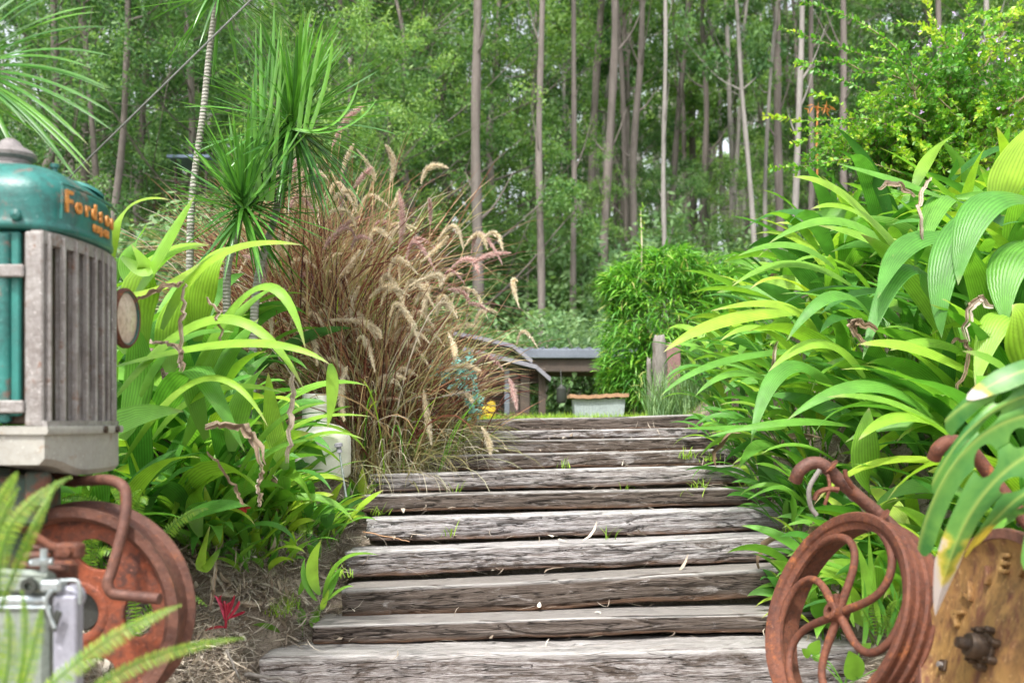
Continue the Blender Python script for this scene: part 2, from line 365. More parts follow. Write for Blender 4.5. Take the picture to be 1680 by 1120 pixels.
def tube(mb, pts, rad, sides=8, rnd=.5, cap=True):
    pts = np.asarray(pts, float); n = len(pts); rad = np.broadcast_to(np.asarray(rad, float), (n,))
    T = unit(np.gradient(pts, axis=0)); ref = np.array([0,0,1.]) if abs(T[0][2]) < .9 else np.array([1.,0,0])
    N = []; cur = unit(np.cross(T[0], ref))
    for i in range(n):
        cur = cur - T[i]*np.dot(cur, T[i]); cur = unit(cur); N.append(cur)
    N = np.array(N); B = np.cross(T, N); a = np.linspace(0, 2*PI, sides, endpoint=False)
    V = pts[:, None]+rad[:, None, None]*(N[:, None]*np.cos(a)[None, :, None]+B[:, None]*np.sin(a)[None, :, None])
    i = np.arange(n*sides).reshape(n, sides); j = np.roll(i, -1, 1)
    q = np.stack([i[:-1], j[:-1], j[1:], i[1:]], -1).reshape(-1, 4)
    mb.add(V, q, rnd=rnd, ng=[list(i[0][::-1]), list(i[-1])] if cap else None)
def smooth_path(pts, n=8):
    pts = [np.array(p, float) for p in pts]; ex = [2*pts[0]-pts[1]]+pts+[2*pts[-1]-pts[-2]]; out = []
    for k in range(1, len(ex)-2):
        for s in np.linspace(0, 1, n, endpoint=False):
            a, b, c, d = ex[k-1:k+3]
            out.append(.5*((2*b)+(-a+c)*s+(2*a-5*b+4*c-d)*s*s+(-a+3*b-3*c+d)*s**3))
    out.append(pts[-1]); return np.array(out)

def lathe(mb, prof, origin, axis, n=64, ref=None, closed=False):
    axis = unit(np.array(axis, float)); ref = np.array([0,0,1.]) if ref is None else ref
    if abs(np.dot(ref, axis)) > .95: ref = np.array([1.,0,0])
    u = unit(np.cross(axis, ref)); w = np.cross(axis, u)
    a = np.linspace(0, 2*PI, n, endpoint=False); pr = np.array(prof, float); k = len(pr)
    V = np.array(origin)+pr[:, None, 1, None]*axis+pr[:, None, 0, None]*(u*np.cos(a)[None, :, None]+w*np.sin(a)[None, :, None])
    i = np.arange(k*n).reshape(k, n); j = np.roll(i, -1, 1)
    q = np.stack([i[:-1], i[1:], j[1:], j[:-1]], -1).reshape(-1, 4)
    if closed: q = np.concatenate([q, np.stack([i[-1], i[0], j[0], j[-1]], -1)])
    mb.add(V, q)

def box(mb, lo, hi, bev=.006, rot=None, org=None):
    """bevelled box (chamfered), optional rotation matrix about org"""
    lo = np.array(lo, float); hi = np.array(hi, float); c = (lo+hi)/2; h = (hi-lo)/2; b = min(bev, *(h*.6))
    V = []; idx = {}
    for ax in range(3):
        for s in (-1, 1):
            for (p, q) in ((-1,-1),(1,-1),(1,1),(-1,1)):
                v = np.zeros(3); o1, o2 = [(1,2),(2,0),(0,1)][ax]
                v[ax] = s*h[ax]; v[o1] = p*(h[o1]-b); v[o2] = q*(h[o2]-b)
                key = [0,0,0]; key[ax] = s; key[o1] = p; key[o2] = q
                idx[(ax, tuple(key))] = len(V); V.append(v)
    F4 = []; T3 = []
    for ax in range(3):
        o1, o2 = [(1,2),(2,0),(0,1)][ax]
        for s in (-1, 1):
            f = []
            for (p, q) in ((-1,-1),(1,-1),(1,1),(-1,1)):
                key = [0,0,0]; key[ax] = s; key[o1] = p; key[o2] = q; f.append(idx[(ax, tuple(key))])
            F4.append(f if s > 0 else f[::-1])
    for a in range(3):
        for b2 in range(a+1, 3):
            c3 = 3-a-b2
            for sa in (-1, 1):
                for sb in (-1, 1):
                    f = []
                    for ax, t in ((a, -1), (a, 1), (b2, 1), (b2, -1)):
                        key = [0,0,0]; key[a] = sa; key[b2] = sb; key[c3] = t; f.append(idx[(ax, tuple(key))])
                    nrm = np.cross(V[f[1]]-V[f[0]], V[f[2]]-V[f[0]]); d = np.zeros(3); d[a] = sa; d[b2] = sb
                    F4.append(f if np.dot(nrm, d) > 0 else f[::-1])
    for sx in (-1,1):
        for sy in (-1,1):
            for sz in (-1,1):
                f = [idx[(ax, (sx,sy,sz))] for ax in range(3)]
                nrm = np.cross(V[f[1]]-V[f[0]], V[f[2]]-V[f[0]])
                T3.append(f if np.dot(nrm, (sx,sy,sz)) > 0 else f[::-1])
    V = np.array(V)+c
    if rot is not None:
        org = c if org is None else np.array(org); V = (V-org) @ np.array(rot).T + org
    mb.add(V, F4, T3)
def rotz(a): return np.array([[math.cos(a),-math.sin(a),0],[math.sin(a),math.cos(a),0],[0,0,1.]])
def roty(a): return np.array([[math.cos(a),0,math.sin(a)],[0,1.,0],[-math.sin(a),0,math.cos(a)]])
def rotx(a): return np.array([[1.,0,0],[0,math.cos(a),-math.sin(a)],[0,math.sin(a),math.cos(a)]])
def frame_from(x, y, z, o):
    return Matrix(((x[0],y[0],z[0],o[0]),(x[1],y[1],z[1],o[1]),(x[2],y[2],z[2],o[2]),(0,0,0,1)))

def curve_shape(outlines, thick, bev, mtx):
    """filled 2D outline with holes -> mesh"""
    cu = bpy.data.curves.new('shape', 'CURVE'); cu.dimensions = '2D'; cu.fill_mode = 'BOTH'; cu.extrude = thick/2; cu.bevel_depth = bev; cu.bevel_resolution = 2
    for o in outlines:
        sp = cu.splines.new('POLY'); sp.points.add(len(o)-1); sp.use_cyclic_u = True
        for i, (x, y) in enumerate(o): sp.points[i].co = (x, y, 0, 1)
    ob = bpy.data.objects.new('shape', cu); COL.objects.link(ob)
    bpy.context.view_layer.update()
    me = bpy.data.meshes.new_from_object(ob.evaluated_get(bpy.context.evaluated_depsgraph_get()))
    bpy.data.objects.remove(ob); me.transform(mtx); return me
def text_shape(body, size, thick, mtx, sx=1.0, align='LEFT', offset=0.0):
    cu = bpy.data.curves.new('letters', 'FONT'); cu.body = body; cu.size = size; cu.extrude = thick; cu.bevel_depth = thick*.3
    cu.align_x = align; cu.offset = offset
    ob = bpy.data.objects.new('letters', cu); COL.objects.link(ob); bpy.context.view_layer.update()
    me = bpy.data.meshes.new_from_object(ob.evaluated_get(bpy.context.evaluated_depsgraph_get()))
    bpy.data.objects.remove(ob); me.transform(Matrix.Scale(sx, 4, (1,0,0))); me.transform(mtx); return me
def mesh_part(name, me, mat, root):
    me.materials.clear(); me.materials.append(M[mat]); me.transform(Matrix.Translation(-wloc(root)))
    o = bpy.data.objects.new(name, me); COL.objects.link(o); o.parent = root; return o

def leafcloud(mb, C, length, width, rnd=None, down=0.0, flat=.0):
    """one diamond leaf per centre"""
    n = len(C); D = rng.normal(size=(n,3)); D[:, 2] = D[:, 2]*(1-flat)-down; D = unit(D)
    A = unit(np.cross(D, rng.normal(size=(n,3)))); L = np.broadcast_to(length, (n,))*(.6+.8*rng.random(n)); W = np.broadcast_to(width, (n,))*(.7+.6*rng.random(n))
    Nn = np.cross(D, A)
    p0 = C; p2 = C+D*L[:, None]; m = C+D*L[:, None]*.45+Nn*L[:, None]*.06
    V = np.stack([p0, m-A*W[:, None]/2, p2, m+A*W[:, None]/2], 1)
    i = np.arange(n*4).reshape(n, 4)
    if rnd is None: rnd = rng.random(n)
    mb.add(V, i, rnd=np.repeat(rnd, 4), lu=np.tile([.5,0,.5,1], n), lv=np.tile([0,.5,1,.5], n))

# ------------------------------------------------------------------ steps data (front top edge: left x,y  right x,y, depth)
STEPS = [
 (425,1078,1452,1056,4.40,.22,.48), (512,1026,1425,1000,4.70,.155,.78), (560,966,1385,926,5.00,.15,.72), (566,904,1325,876,5.30,.155,.45),
 (600,850,1318,832,5.64,.145,.30), (592,812,1300,797,5.96,.135,.68), (604,777,1262,760,6.30,.17,.36), (660,748,1240,735,6.70,.13,.6),
 (690,724,1225,714,7.10,.12,.66), (700,708,1215,700,7.50,.12,.5), (705,690,1205,678,7.92,.16,.72)]
SY = [s[4] for s in STEPS]
SZ = [CZ-((s[1]+s[3])/2-HY)*s[4]/F for s in STEPS]
_by = [-10, 2.0, 4.0, SY[0]+.10]; _bz = [-.04, -.02, .02, .04]
for _k, (_y, _z) in enumerate(zip(SY, SZ)):
    _by.append(_y+.2); _bz.append(_z-.11)
    if _k < len(SY)-1: _by.append(SY[_k+1]+.10); _bz.append(_z-.09)
_by += [8.6, 12, 24, 120]; _bz += [1.262, 1.265, 1.265, 1.265+96*.19]
_cy = [-10, 2.0, 4.0]+[y+.12 for y in SY]+[8.6, 12, 24, 120]; _cz = [.1, .12, .17]+[z+.0 for z in SZ[:-1]]+[1.25, 1.262, 1.265, 1.265, 1.265+96*.19]
def sm(x, a, b):
    t = min(1, max(0, (x-a)/(b-a))); return t*t*(3-2*t)
def gz(x, y, rough=True):
    z = float(np.interp(y, _by, _bz)); bk = max(sm(x, 1.40, 1.56), sm(-x, .95, 1.06) if y > 4.62 else sm(-x, 1.1, 1.2))
    if bk: z = z*(1-bk)+bk*float(np.interp(y, _cy, _cz))
    w = 1-sm(y, 7.6, 10.5)
    xl_ = 1.13 if y < 4.62 else .95; dr = max(0, x-(1.52 if y < 6 else 1.52-.15*min(1, y-6))); dl = max(0, -xl_+.03-x)
    near = 1-sm(y, 3.4, 4.4)
    if dr: z += w*(min(1.05, .95*dr)*(1-near) + near*min(.4, .5*dr)) 
    if x > .75 and near: z += near*.14*sm(x, .75, 1.1)
    if dl: z += w*(min(.75, .6*dl)*(1-near)+near*min(.35, .75*dl))
    if rough and y < 9:
        z += .02*noise.noise(Vector((x*2.1, y*2.1, 3)))*(1 if (dr or dl) else .2)+.008*noise.noise(Vector((x*9, y*9, 1)))
    if y > 24: z += .7*noise.noise(Vector((x*.05, y*.05, 0)))
    return z
def ground_hit(px, py):
    for d in np.arange(3.2, 9, .02):
        p = P(px, py, d)
        if p[2] <= gz(p[0], p[1]): return p
    return P(px, py, 6)
def gp(x, y, dz=0): return np.array([x, y, gz(x, y)+dz])

def build_ground():
    def axis(segs):
        out = []
        for a, b, st in segs: out += list(np.arange(a, b, st))
        return np.array(out+[segs[-1][1]])
    xs = axis([(-150,-20,10), (-20,-4,1), (-4,4,.07), (4,20,1), (20,150,10)])
    ys = axis([(-30,0,3), (0,3.4,.2), (3.4,9,.06), (9,30,.7), (30,180,6)])
    V = np.array([[(x, y, gz(x, y)) for x in xs] for y in ys])
    ny, nx = V.shape[:2]; i = np.arange(ny*nx).reshape(ny, nx)
    q = np.stack([i[:-1,:-1], i[:-1,1:], i[1:,1:], i[1:,:-1]], -1).reshape(-1, 4)
    mb = MB(); mb.add(V, q); o = mb.obj('ground', 'ground'); tag(o, kind='structure')
build_ground()

# ------------------------------------------------------------------ sleepers
ORD = ['bottom timber sleeper of the garden steps, front face cut by the photo edge',
 'second sleeper from the bottom, splintered and dark with a pale top edge',
 'third sleeper from the bottom, cracked brown timber with silver top',
 'fourth sleeper from the bottom, silver timber with dark blotches',
 'fifth sleeper from the bottom, smooth silvery grey with one dark scar',
 'sixth sleeper from the bottom, dark on its right half',
 'seventh sleeper from the bottom, tall pale grey weathered face',
 'eighth sleeper from the bottom, narrow dark timber just above the tall pale one',
 'ninth sleeper from the bottom, brown timber partly under the dry grass',
 'tenth sleeper from the bottom, thin timber just under the top one',
 'topmost brown sleeper at the edge of the lawn']
def sleeper(k):
    xl, yl, xr, yr, d, hgt, dark = STEPS[k]
    a = P(xl, yl, d-.07); b = P(xr, yr, d+.07); L = np.linalg.norm(b-a); ux = unit(b-a); uy = unit(np.cross(UP, ux)); uz = np.cross(ux, uy)
    dep = .42; NX = 260
    if k: hgt = (SZ[k]-SZ[k-1])+.024*(SY[k]-SY[k-1])/.32-.019+(.006 if k > 6 else 0)
    prof = []; r = .008; hw, hh = dep, hgt
    def seg(p, q, n):
        for t in np.linspace(0, 1, n, endpoint=False): prof.append((p[0]+(q[0]-p[0])*t, p[1]+(q[1]-p[1])*t))
    seg((0,-hh),(0,-r),16); seg((0,-r),(r*.35,-r*.35),2); seg((r*.35,-r*.35),(r,0),2); seg((r,0),(hw-r,0),12); seg((hw-r,0),(hw,-r),3); seg((hw,-r),(hw,-hh),6); seg((hw,-hh),(0,-hh),4)
    pr = np.array(prof); m = len(pr); c = np.array([hw/2, -hh/2]); off = k*13.7
    V = np.zeros((NX+1, m, 3)); low = np.zeros((NX+1, m))
    for i in range(NX+1):
        x = L*i/NX
        ez = .007*noise.noise(Vector((x*1.1, off, 0))); ey = .01*noise.noise(Vector((x*1.3, off, 5)))
        endf = min(i, NX-i)/NX*L
        for j in range(m):
            y, z = pr[j]; rad = np.array([y, z])-c; rn = rad/max(.02, np.linalg.norm(rad))
            g = noise.noise(Vector((x*2.2+off, y*26, z*34)))
            cr = abs(noise.noise(Vector((x*1.5+off, y*13+7, z*19+off)))); crack = -max(0, .07-cr)/.07*.012
            e = .0065*g+crack+.004*noise.noise(Vector((x*9, y*9+off, z*9)))
            if z < -hh*.72 and y < .02: e -= .010*max(0, noise.noise(Vector((x*3+off, 0, 2)))+.3)*((-z/hh-.72)/.28)
            if endf < .03: e -= (.03-endf)*.35
            V[i, j] = (x+ (0.01*noise.noise(Vector((y*20, z*20, off))) if i in (0, NX) else 0), y+rn[0]*e+ey, z+rn[1]*e+ez)
            V[i, j, 2] -= max(0, V[i, j, 1])*(.06 if k < 7 else .045)
            if z < -hh*.8 and y < .05: V[i, j, 2] += .020*max(0, noise.noise(Vector((x*2.3, off+3, 1)))+.15)+.006*max(0, noise.noise(Vector((x*11, off+3, 1))))
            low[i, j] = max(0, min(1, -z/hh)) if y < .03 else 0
    idx = np.arange((NX+1)*m).reshape(NX+1, m); jd = np.roll(idx, -1, 1)
    q = np.stack([idx[:-1], idx[1:], jd[1:], jd[:-1]], -1).reshape(-1, 4)
    mb = MB(); mb.add(V, q, ng=[list(idx[0]), list(idx[-1][::-1])])
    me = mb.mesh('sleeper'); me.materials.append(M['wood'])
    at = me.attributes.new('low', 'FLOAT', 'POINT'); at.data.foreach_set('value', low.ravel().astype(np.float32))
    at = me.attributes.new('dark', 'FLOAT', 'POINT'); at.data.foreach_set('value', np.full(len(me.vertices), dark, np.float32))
    o = link('sleeper', me); o.matrix_world = frame_from(ux, uy, uz, a)
    tag(o, ORD[k], 'sleeper', 'timber sleepers of the garden steps')
for k in range(len(STEPS)): sleeper(k)

# ------------------------------------------------------------------ leaf litter, twigs, stones, lawn
def litter():
    mb = MB(); n = 62000
    X = np.concatenate([rng.uniform(-2.2, -.75, n//2), rng.uniform(-1., 1.9, n//4), rng.uniform(1.2, 2.6, n//4)])
    Y = np.concatenate([rng.uniform(3.2, 6.6, n//2), rng.uniform(3.9, 8.0, n//4), rng.uniform(3.0, 6.5, n//4)])
    X = np.concatenate([X, rng.uniform(-2.0, -.88, 42000)]); Y = np.concatenate([Y, rng.uniform(3.9, 6.0, 42000)])
    keep = []
    for i, (x, y) in enumerate(zip(X, Y)):
        if -.9 < x < 1.5 and y > 4.33:
            k = max([q for q in range(len(SY)) if SY[q] < y+.02] or [0])
            if k < 10 and .22 < (y-SY[k]) and R.random() < .10: keep.append((x, y, SZ[k]+.004+.008*R.random()))
            elif R.random() < .012 and k < 10: keep.append((x, y, SZ[k]+.004))
        else: keep.append((x, y, gz(x, y)+.004+.02*R.random()**2))
    B = np.array(keep); N = len(B)
    az = rng.uniform(0, 2*PI, N); el = rng.normal(0, .18, N); L = rng.uniform(.03, .16, N)
    C, S = arcs(B, az, el, L, rng.normal(0, .6, N), 4, 1, wob=.8)
    w = np.where(rng.random(N) < .1, rng.uniform(.006, .014, N), rng.uniform(.0011, .003, N))[:, None]*np.array([.6,1,.8,.1])
    ribbons(mb, C, S, w, .3)
    tag(mb.obj('leaf_litter', 'straw'), kind='stuff')
litter()
def lawn():
    mb = MB(); n = 16000
    X = rng.uniform(-1.8, 3.2, n); Y = 8.0+rng.random(n)**1.6*5
    B = np.array([gp(x, y, -.01) for x, y in zip(X, Y)]); N = n
    C, S = arcs(B, rng.uniform(0, 2*PI, N), rng.uniform(.8, 1.5, N), rng.uniform(.04, .10, N), rng.uniform(0, 1, N), 4)
    ribbons(mb, C, S, np.full((N,1), .0024)*prof_blade(4), .3)
    tag(mb.obj('grass', 'lawn'), kind='stuff')
lawn()
def weeds():
    mb = MB(); n = 0
    for (px, py, d, k) in [(725,752,6.75,14),(930,768,6.3,10),(1130,752,6.7,26),(1165,756,6.7,26),(1150,800,6.1,16),(1300,878,5.5,26),(1220,808,6.0,18),(750,808,5.95,6),(620,845,5.6,12),(1130,815,5.97,8),(1030,806,6,6),(740,880,5.3,6),(1000,885,5.3,5),(560,948,5.0,20),(470,1000,4.7,40),(455,1010,4.6,40)]:
        p = P(px, py, d)+np.array([0,.03,0]); B = p+rng.normal(0, .03, (k,3))*np.array([1,.6,.15])
        C, S = arcs(B, rng.uniform(0, 2*PI, k), rng.uniform(.8, 1.5, k), rng.uniform(.03, .10, k), rng.uniform(0, 1.3, k), 5)
        ribbons(mb, C, S, np.full((k,1), .0035)*prof_blade(5), .3)
    tag(mb.obj('weed_tufts', 'lawn'), kind='stuff')
weeds()
def rock(px, py, d, s, label, mat='stone', flat=.5):
    mb = MB(); n, m = 14, 9; o = R.random()*50
    th = np.linspace(0, 2*PI, n, endpoint=False); ph = np.linspace(0, PI, m); V = []
    for p in ph:
        for t in th:
            v = Vector((math.sin(p)*math.cos(t), math.sin(p)*math.sin(t), math.cos(p)))
            r = s*(1+.5*noise.noise(v*1.3+Vector((o,0,0)))+.15*noise.noise(v*4+Vector((o,0,0))))
            V.append((v.x*r*1.3, v.y*r, v.z*r*flat))
    i = np.arange(n*m).reshape(m, n); j = np.roll(i, -1, 1)
    mb.add(V, np.stack([i[:-1], i[1:], j[1:], j[:-1]], -1).reshape(-1, 4))
    p = ground_hit(px, py); p[2] += s*flat*.25
    me = mb.mesh('stone', False); me.materials.append(M[mat]); o = link('stone', me); o.location = Vector(p); tag(o, label, 'stone', 'stones in the dry litter')
rock(338, 1082, 4.0, .035, 'reddish brown stone in the litter just right of the rusty tractor wheel')
rock(478, 870, 5.4, .03, 'small pale stone among low leaves left of the fourth and fifth sleepers')
rock(560, 998, 4.75, .035, 'pale rounded stone at the left end of the second sleeper', 'stone')
rock(540, 1000, 4.72, .022, 'small flat pale stone beside a rounded one left of the steps')
rock(410, 990, 4.5, .045, 'flat tan stone up the slope from the red leafed seedling', flat=.3)
rock(365, 975, 4.6, .05, 'broad flat grey stone in dry litter left of the third sleeper', flat=.3)
def dead_twigs():
    for (a, b, c, r, lab) in [
        ((372,1068,4.0),(385,1095,3.95),(395,1118,3.9),.006,'short grey stick standing down the litter slope by the tractor wheel'),
        ((400,1106,3.9),(450,1112,3.9),(500,1125,3.85),.009,'thick grey stick lying below the bottom sleeper left end'),
        ((780,640,6.2),(700,655,6.3),(640,660,6.4),.003,'thin pale stalk across the purple grass clump'),
        ((595,872,5.4),(635,880,5.35),(672,888,5.28),.004,'thin orange brown twig on the fifth sleeper left end')]:
        pts = smooth_path([P(*a), P(*b), P(*c)], 6); pts += rng.normal(0, r*.3, pts.shape)
        mb = MB(); tube(mb, pts, np.linspace(r, r*.6, len(pts)), 7)
        tag(mb.obj('stick', 'slab_wood' if 'orange' in lab else 'grey_wood'), lab, 'stick')
dead_twigs()

# ------------------------------------------------------------------ palm grass (broad pleated leaves)
def palm_grass(mb, x, y, n, L, width, az0=None, spread=PI, bright=.5, petiole=.3, lift=(1.0,1.5), dz=0, droop=(.7,2.0)):
    b = gp(x, y, -.02+dz)
    B = b+rng.normal(0, 1, (n,3))*np.array([.05,.05,.005])
    az = (rng.uniform(0, 2*PI, n) if az0 is None else az0+rng.uniform(-spread, spread, n))
    el = rng.uniform(*lift, n); LL = L*rng.uniform(.6, 1.1, n); dr = rng.uniform(*droop, n)
    C, S = arcs(B, az, el, LL, dr, 17, 1.7, rng.normal(0, .7, n), .15)
    w = prof_lance(17, petiole)[None]*(width*.62*rng.uniform(.65, 1.15, n))[:, None]
    ribbons(mb, C, S, w, .28, np.clip(rng.normal(bright, .25, n), 0, 1))

def dead_leaves(root, x, y, n, L, w):
    mb = MB(); B = gp(x, y, .15)+rng.normal(0, .12, (n,3))*np.array([1,1,.3])
    C, S = arcs(B, rng.uniform(0, 2*PI, n), rng.uniform(.7, 1.3, n), L*rng.uniform(.6, 1, n), rng.uniform(2.4, 3.8, n), 14, 1.2, rng.normal(0, 3, n), .5)
    C += rng.normal(0, .006, C.shape)
    ribbons(mb, C, S, prof_lance(14, .3)[None]*w/2*rng.uniform(.5, 1, n)[:, None], .8)
    part('dead_leaf', mb, 'dead_leaf', root)

RIGHT_HERO = [
 ([(1480,440,4.9),(1400,325,4.7),(1300,290,4.6)],.125,.85), ([(1500,450,4.85),(1420,350,4.7),(1330,343,4.6)],.10,.8),
 ([(1640,340,4.5),(1660,265,4.45),(1712,190,4.4)],.17,.9), ([(1500,310,4.9),(1525,255,4.9),(1566,221,4.8)],.07,.8),
 ([(1700,330,4.3),(1610,335,4.2),(1572,468,4.1)],.17,.35), ([(1640,330,4.4),(1560,400,4.2),(1545,555,4.1)],.15,.3),
 ([(1740,400,4.3),(1660,420,4.2),(1652,536,4.1)],.18,.45), ([(1350,510,5.6),(1200,520,5.4),(1088,578,5.3)],.11,.9),
 ([(1350,575,5.6),(1190,590,5.4),(1083,650,5.3)],.06,.45), ([(1400,470,5.6),(1300,430,5.5),(1200,470,5.4)],.08,.7),
 ([(1650,650,4.3),(1530,575,4.1),(1408,565,4.0)],.12,.85), ([(1620,600,4.4),(1540,560,4.3),(1460,575,4.2)],.10,.75),
 ([(1340,560,5.3),(1290,500,5.2),(1165,510,5.1)],.09,.9), ([(1450,560,4.9),(1380,480,4.7),(1290,560,4.6)],.10,.4),
 ([(1560,720,4.2),(1440,630,4.0),(1290,690,3.9)],.10,.45), ([(1380,650,4.9),(1290,600,4.8),(1232,728,4.6)],.11,.4),
 ([(1560,705,4.1),(1480,680,4.0),(1408,722,3.9)],.08,.8), ([(1430,810,4.5),(1420,740,4.4),(1426,668,4.4)],.12,.7),
 ([(1480,430,5.0),(1380,360,4.9),(1260,400,4.8)],.09,.6), ([(1370,440,5.5),(1300,400,5.4),(1210,420,5.3)],.08,.6),
 ([(1560,330,4.7),(1490,300,4.6),(1372,268,4.6)],.07,.5), ([(1600,400,4.5),(1500,390,4.4),(1440,490,4.2)],.14,.35),
 ([(1540,500,4.5),(1480,440,4.4),(1415,590,4.2)],.12,.3), ([(1690,560,4.2),(1640,520,4.1),(1600,640,4.0)],.14,.8),
 ([(1700,640,4.1),(1690,540,4.0),(1660,500,4.0)],.2,.9), ([(1400,700,4.8),(1300,690,4.6),(1160,716,4.6)],.06,.5),
 ([(1290,640,5.4),(1210,610,5.3),(1140,650,5.2)],.06,.5), ([(1290,700,5.3),(1220,700,5.2),(1120,702,5.1)],.055,.45),
 ([(1330,620,5.2),(1260,540,5.1),(1180,560,5.0)],.07,.8), ([(1420,620,4.8),(1350,560,4.7),(1260,610,4.6)],.09,.8),
 ([(1300,860,5.0),(1290,800,4.9),(1225,820,4.8)],.04,.5), ([(1570,340,4.7),(1540,330,4.6),(1500,440,4.4)],.12,.5)]
LEFT_HERO = [
 ([(180,470,3.9),(200,350,3.8),(280,328,3.7)],.05,.9), ([(215,490,4.1),(255,420,4.0),(320,320,3.9)],.11,.75),
 ([(235,580,4.2),(240,440,4.1),(345,402,4.0)],.16,.85), ([(265,540,4.1),(350,420,4.0),(497,402,3.9)],.075,.9),
 ([(325,560,4.3),(335,450,4.2),(385,405,4.2)],.13,.85), ([(300,650,4.2),(420,470,4.0),(502,575,3.9)],.07,.75),
 ([(190,650,4.0),(360,520,3.9),(500,640,3.8)],.07,.8), ([(190,600,4.0),(400,560,3.8),(542,598,3.7)],.06,.8),
 ([(542,596,3.75),(545,640,3.75),(537,702,3.75)],.045,.8),
 ([(340,720,4.2),(320,600,4.0),(402,742,3.9)],.12,.45),
 ([(330,880,4.5),(322,815,4.5),(362,770,4.4)],.08,.75), ([(200,760,4.0),(330,620,3.9),(440,700,3.8)],.05,.85),
 ([(470,770,4.6),(450,700,4.6),(440,610,4.5)],.09,.8), ([(430,800,4.6),(480,700,4.5),(610,683,4.4)],.04,.8),
 ([(420,820,4.6),(500,720,4.5),(600,722,4.4)],.035,.8), ([(360,900,4.5),(330,930,4.4),(345,860,4.4)],.05,.9),
 ([(210,580,4.2),(212,500,4.2),(250,428,4.1)],.13,.7), ([(280,610,4.3),(288,510,4.3),(340,438,4.2)],.14,.8), ([(320,650,4.3),(375,530,4.2),(458,468,4.1)],.09,.7),
 ([(230,650,4.2),(290,560,4.1),(385,545,4.0)],.07,.5), ([(250,720,4.2),(340,640,4.1),(470,645,4.0)],.06,.75), ([(300,730,4.4),(355,610,4.3),(425,522,4.3)],.10,.55), ([(200,720,4.2),(228,610,4.2),(214,520,4.1)],.12,.5),
 ([(380,740,4.5),(398,650,4.5),(442,595,4.4)],.11,.65), ([(390,780,4.5),(455,690,4.4),(545,660,4.3)],.05,.7), ([(220,470,4.3),(214,420,4.3),(242,366,4.2)],.09,.6), 
 ([(400,800,4.5),(440,740,4.4),(520,720,4.3)],.06,.6), ([(190,480,4.0),(260,470,3.9),(330,430,3.9)],.06,.95), ([(200,420,4.0),(240,440,4.0),(215,400,4.0)],.08,.8)]
def right_bank():
    lab_g = 'palm grass in the dense bank right of the steps'
    spots = []
    for _ in range(700):
        x = R.uniform(1.62, 3.6); y = R.uniform(4.0, 8.4)
        if y > 7.2 and x < 1.45: continue
        if all((x-a)**2+(y-b)**2 > .235**2 for a, b in spots): spots.append((x, y))
    spots += [(1.75,4.25),(1.95,4.1),(1.5,4.62),(1.62,4.35),(2.1,3.95),(1.4,4.95),(1.85,4.55),(2.2,4.25),(1.55,4.85),(1.95,3.85)]
    for i, (x, y) in enumerate(spots):
        root = empty('palm_grass', gp(x, y), 'green palm grass with arching pleated leaves in the dense bank right of the steps', 'plant', lab_g)
        mb = MB(); edge = x < 2.0
        h = .62 if (edge and y < 5.3) else (.85 if edge else 1.15)
        q_ = R.uniform(.82, 1.1); palm_grass(mb, x, y, 17 if edge else 19, h*.98*q_, .062 if edge else .088*q_, None if not edge else PI, PI if not edge else 1.9, bright=.45+.1*R.random(), lift=(.75, 1.45))
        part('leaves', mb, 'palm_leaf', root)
        if R.random() < .25: dead_leaves(root, x, y, 2, h*.8, .05)
    root = empty('palm_grass', gp(2.15, 4.6), 'big foremost palm grass clump over the rusty hooks, with broad drooping leaves and dead tips', 'plant')
    mb = MB()
    for pts, w, r in RIGHT_HERO: hero(mb, pts, w, 18, r)
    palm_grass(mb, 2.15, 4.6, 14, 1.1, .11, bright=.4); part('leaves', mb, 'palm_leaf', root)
    mb = MB()
    for pts, w in [([(1530,290,4.5),(1510,330,4.4),(1515,400,4.4)],.03), ([(1630,505,4.0),(1600,495,4.0),(1585,560,4.0)],.05),
                   ([(1440,540,4.2),(1400,530,4.2),(1425,570,4.2)],.06), ([(1560,560,4.1),(1590,570,4.1),(1570,640,4.0)],.03),
                   ([(1275,560,5.3),(1270,600,5.2),(1262,640,5.2)],.03), ([(1500,325,4.5),(1470,300,4.5),(1440,310,4.5)],.04)]:
        dead(mb, pts, w)
    part('dead_leaf', mb, 'dead_leaf', root)
    # low skirts along the stair edge
    for i, (px, py, d, n, L) in enumerate([(1180,700,7.0,14,.55),(1205,735,6.6,14,.5),(1225,765,6.3,14,.5),(1250,790,6.0,14,.5),(1275,830,5.6,16,.52),(1340,850,5.3,14,.5),(1390,880,5.0,12,.45),(1165,690,7.5,12,.5),(1420,840,4.8,12,.5),(1450,800,4.5,12,.5),(1560,850,4.2,10,.4),(1600,830,4.1,12,.45)]):
        p = P(px, py, d); mb = MB()
        palm_grass(mb, p[0]+.08, p[1], n, L, .04, PI, 1.6, bright=.42, petiole=.15, lift=(.7,1.5))
        o = mb.obj('palm_grass_seedling', 'palm_leaf', loc=p)
        tag(o, 'low narrow leaved palm grass tuft at the right edge of the steps', 'plant', 'low palm grass tufts at the right edge of the steps')
right_bank()
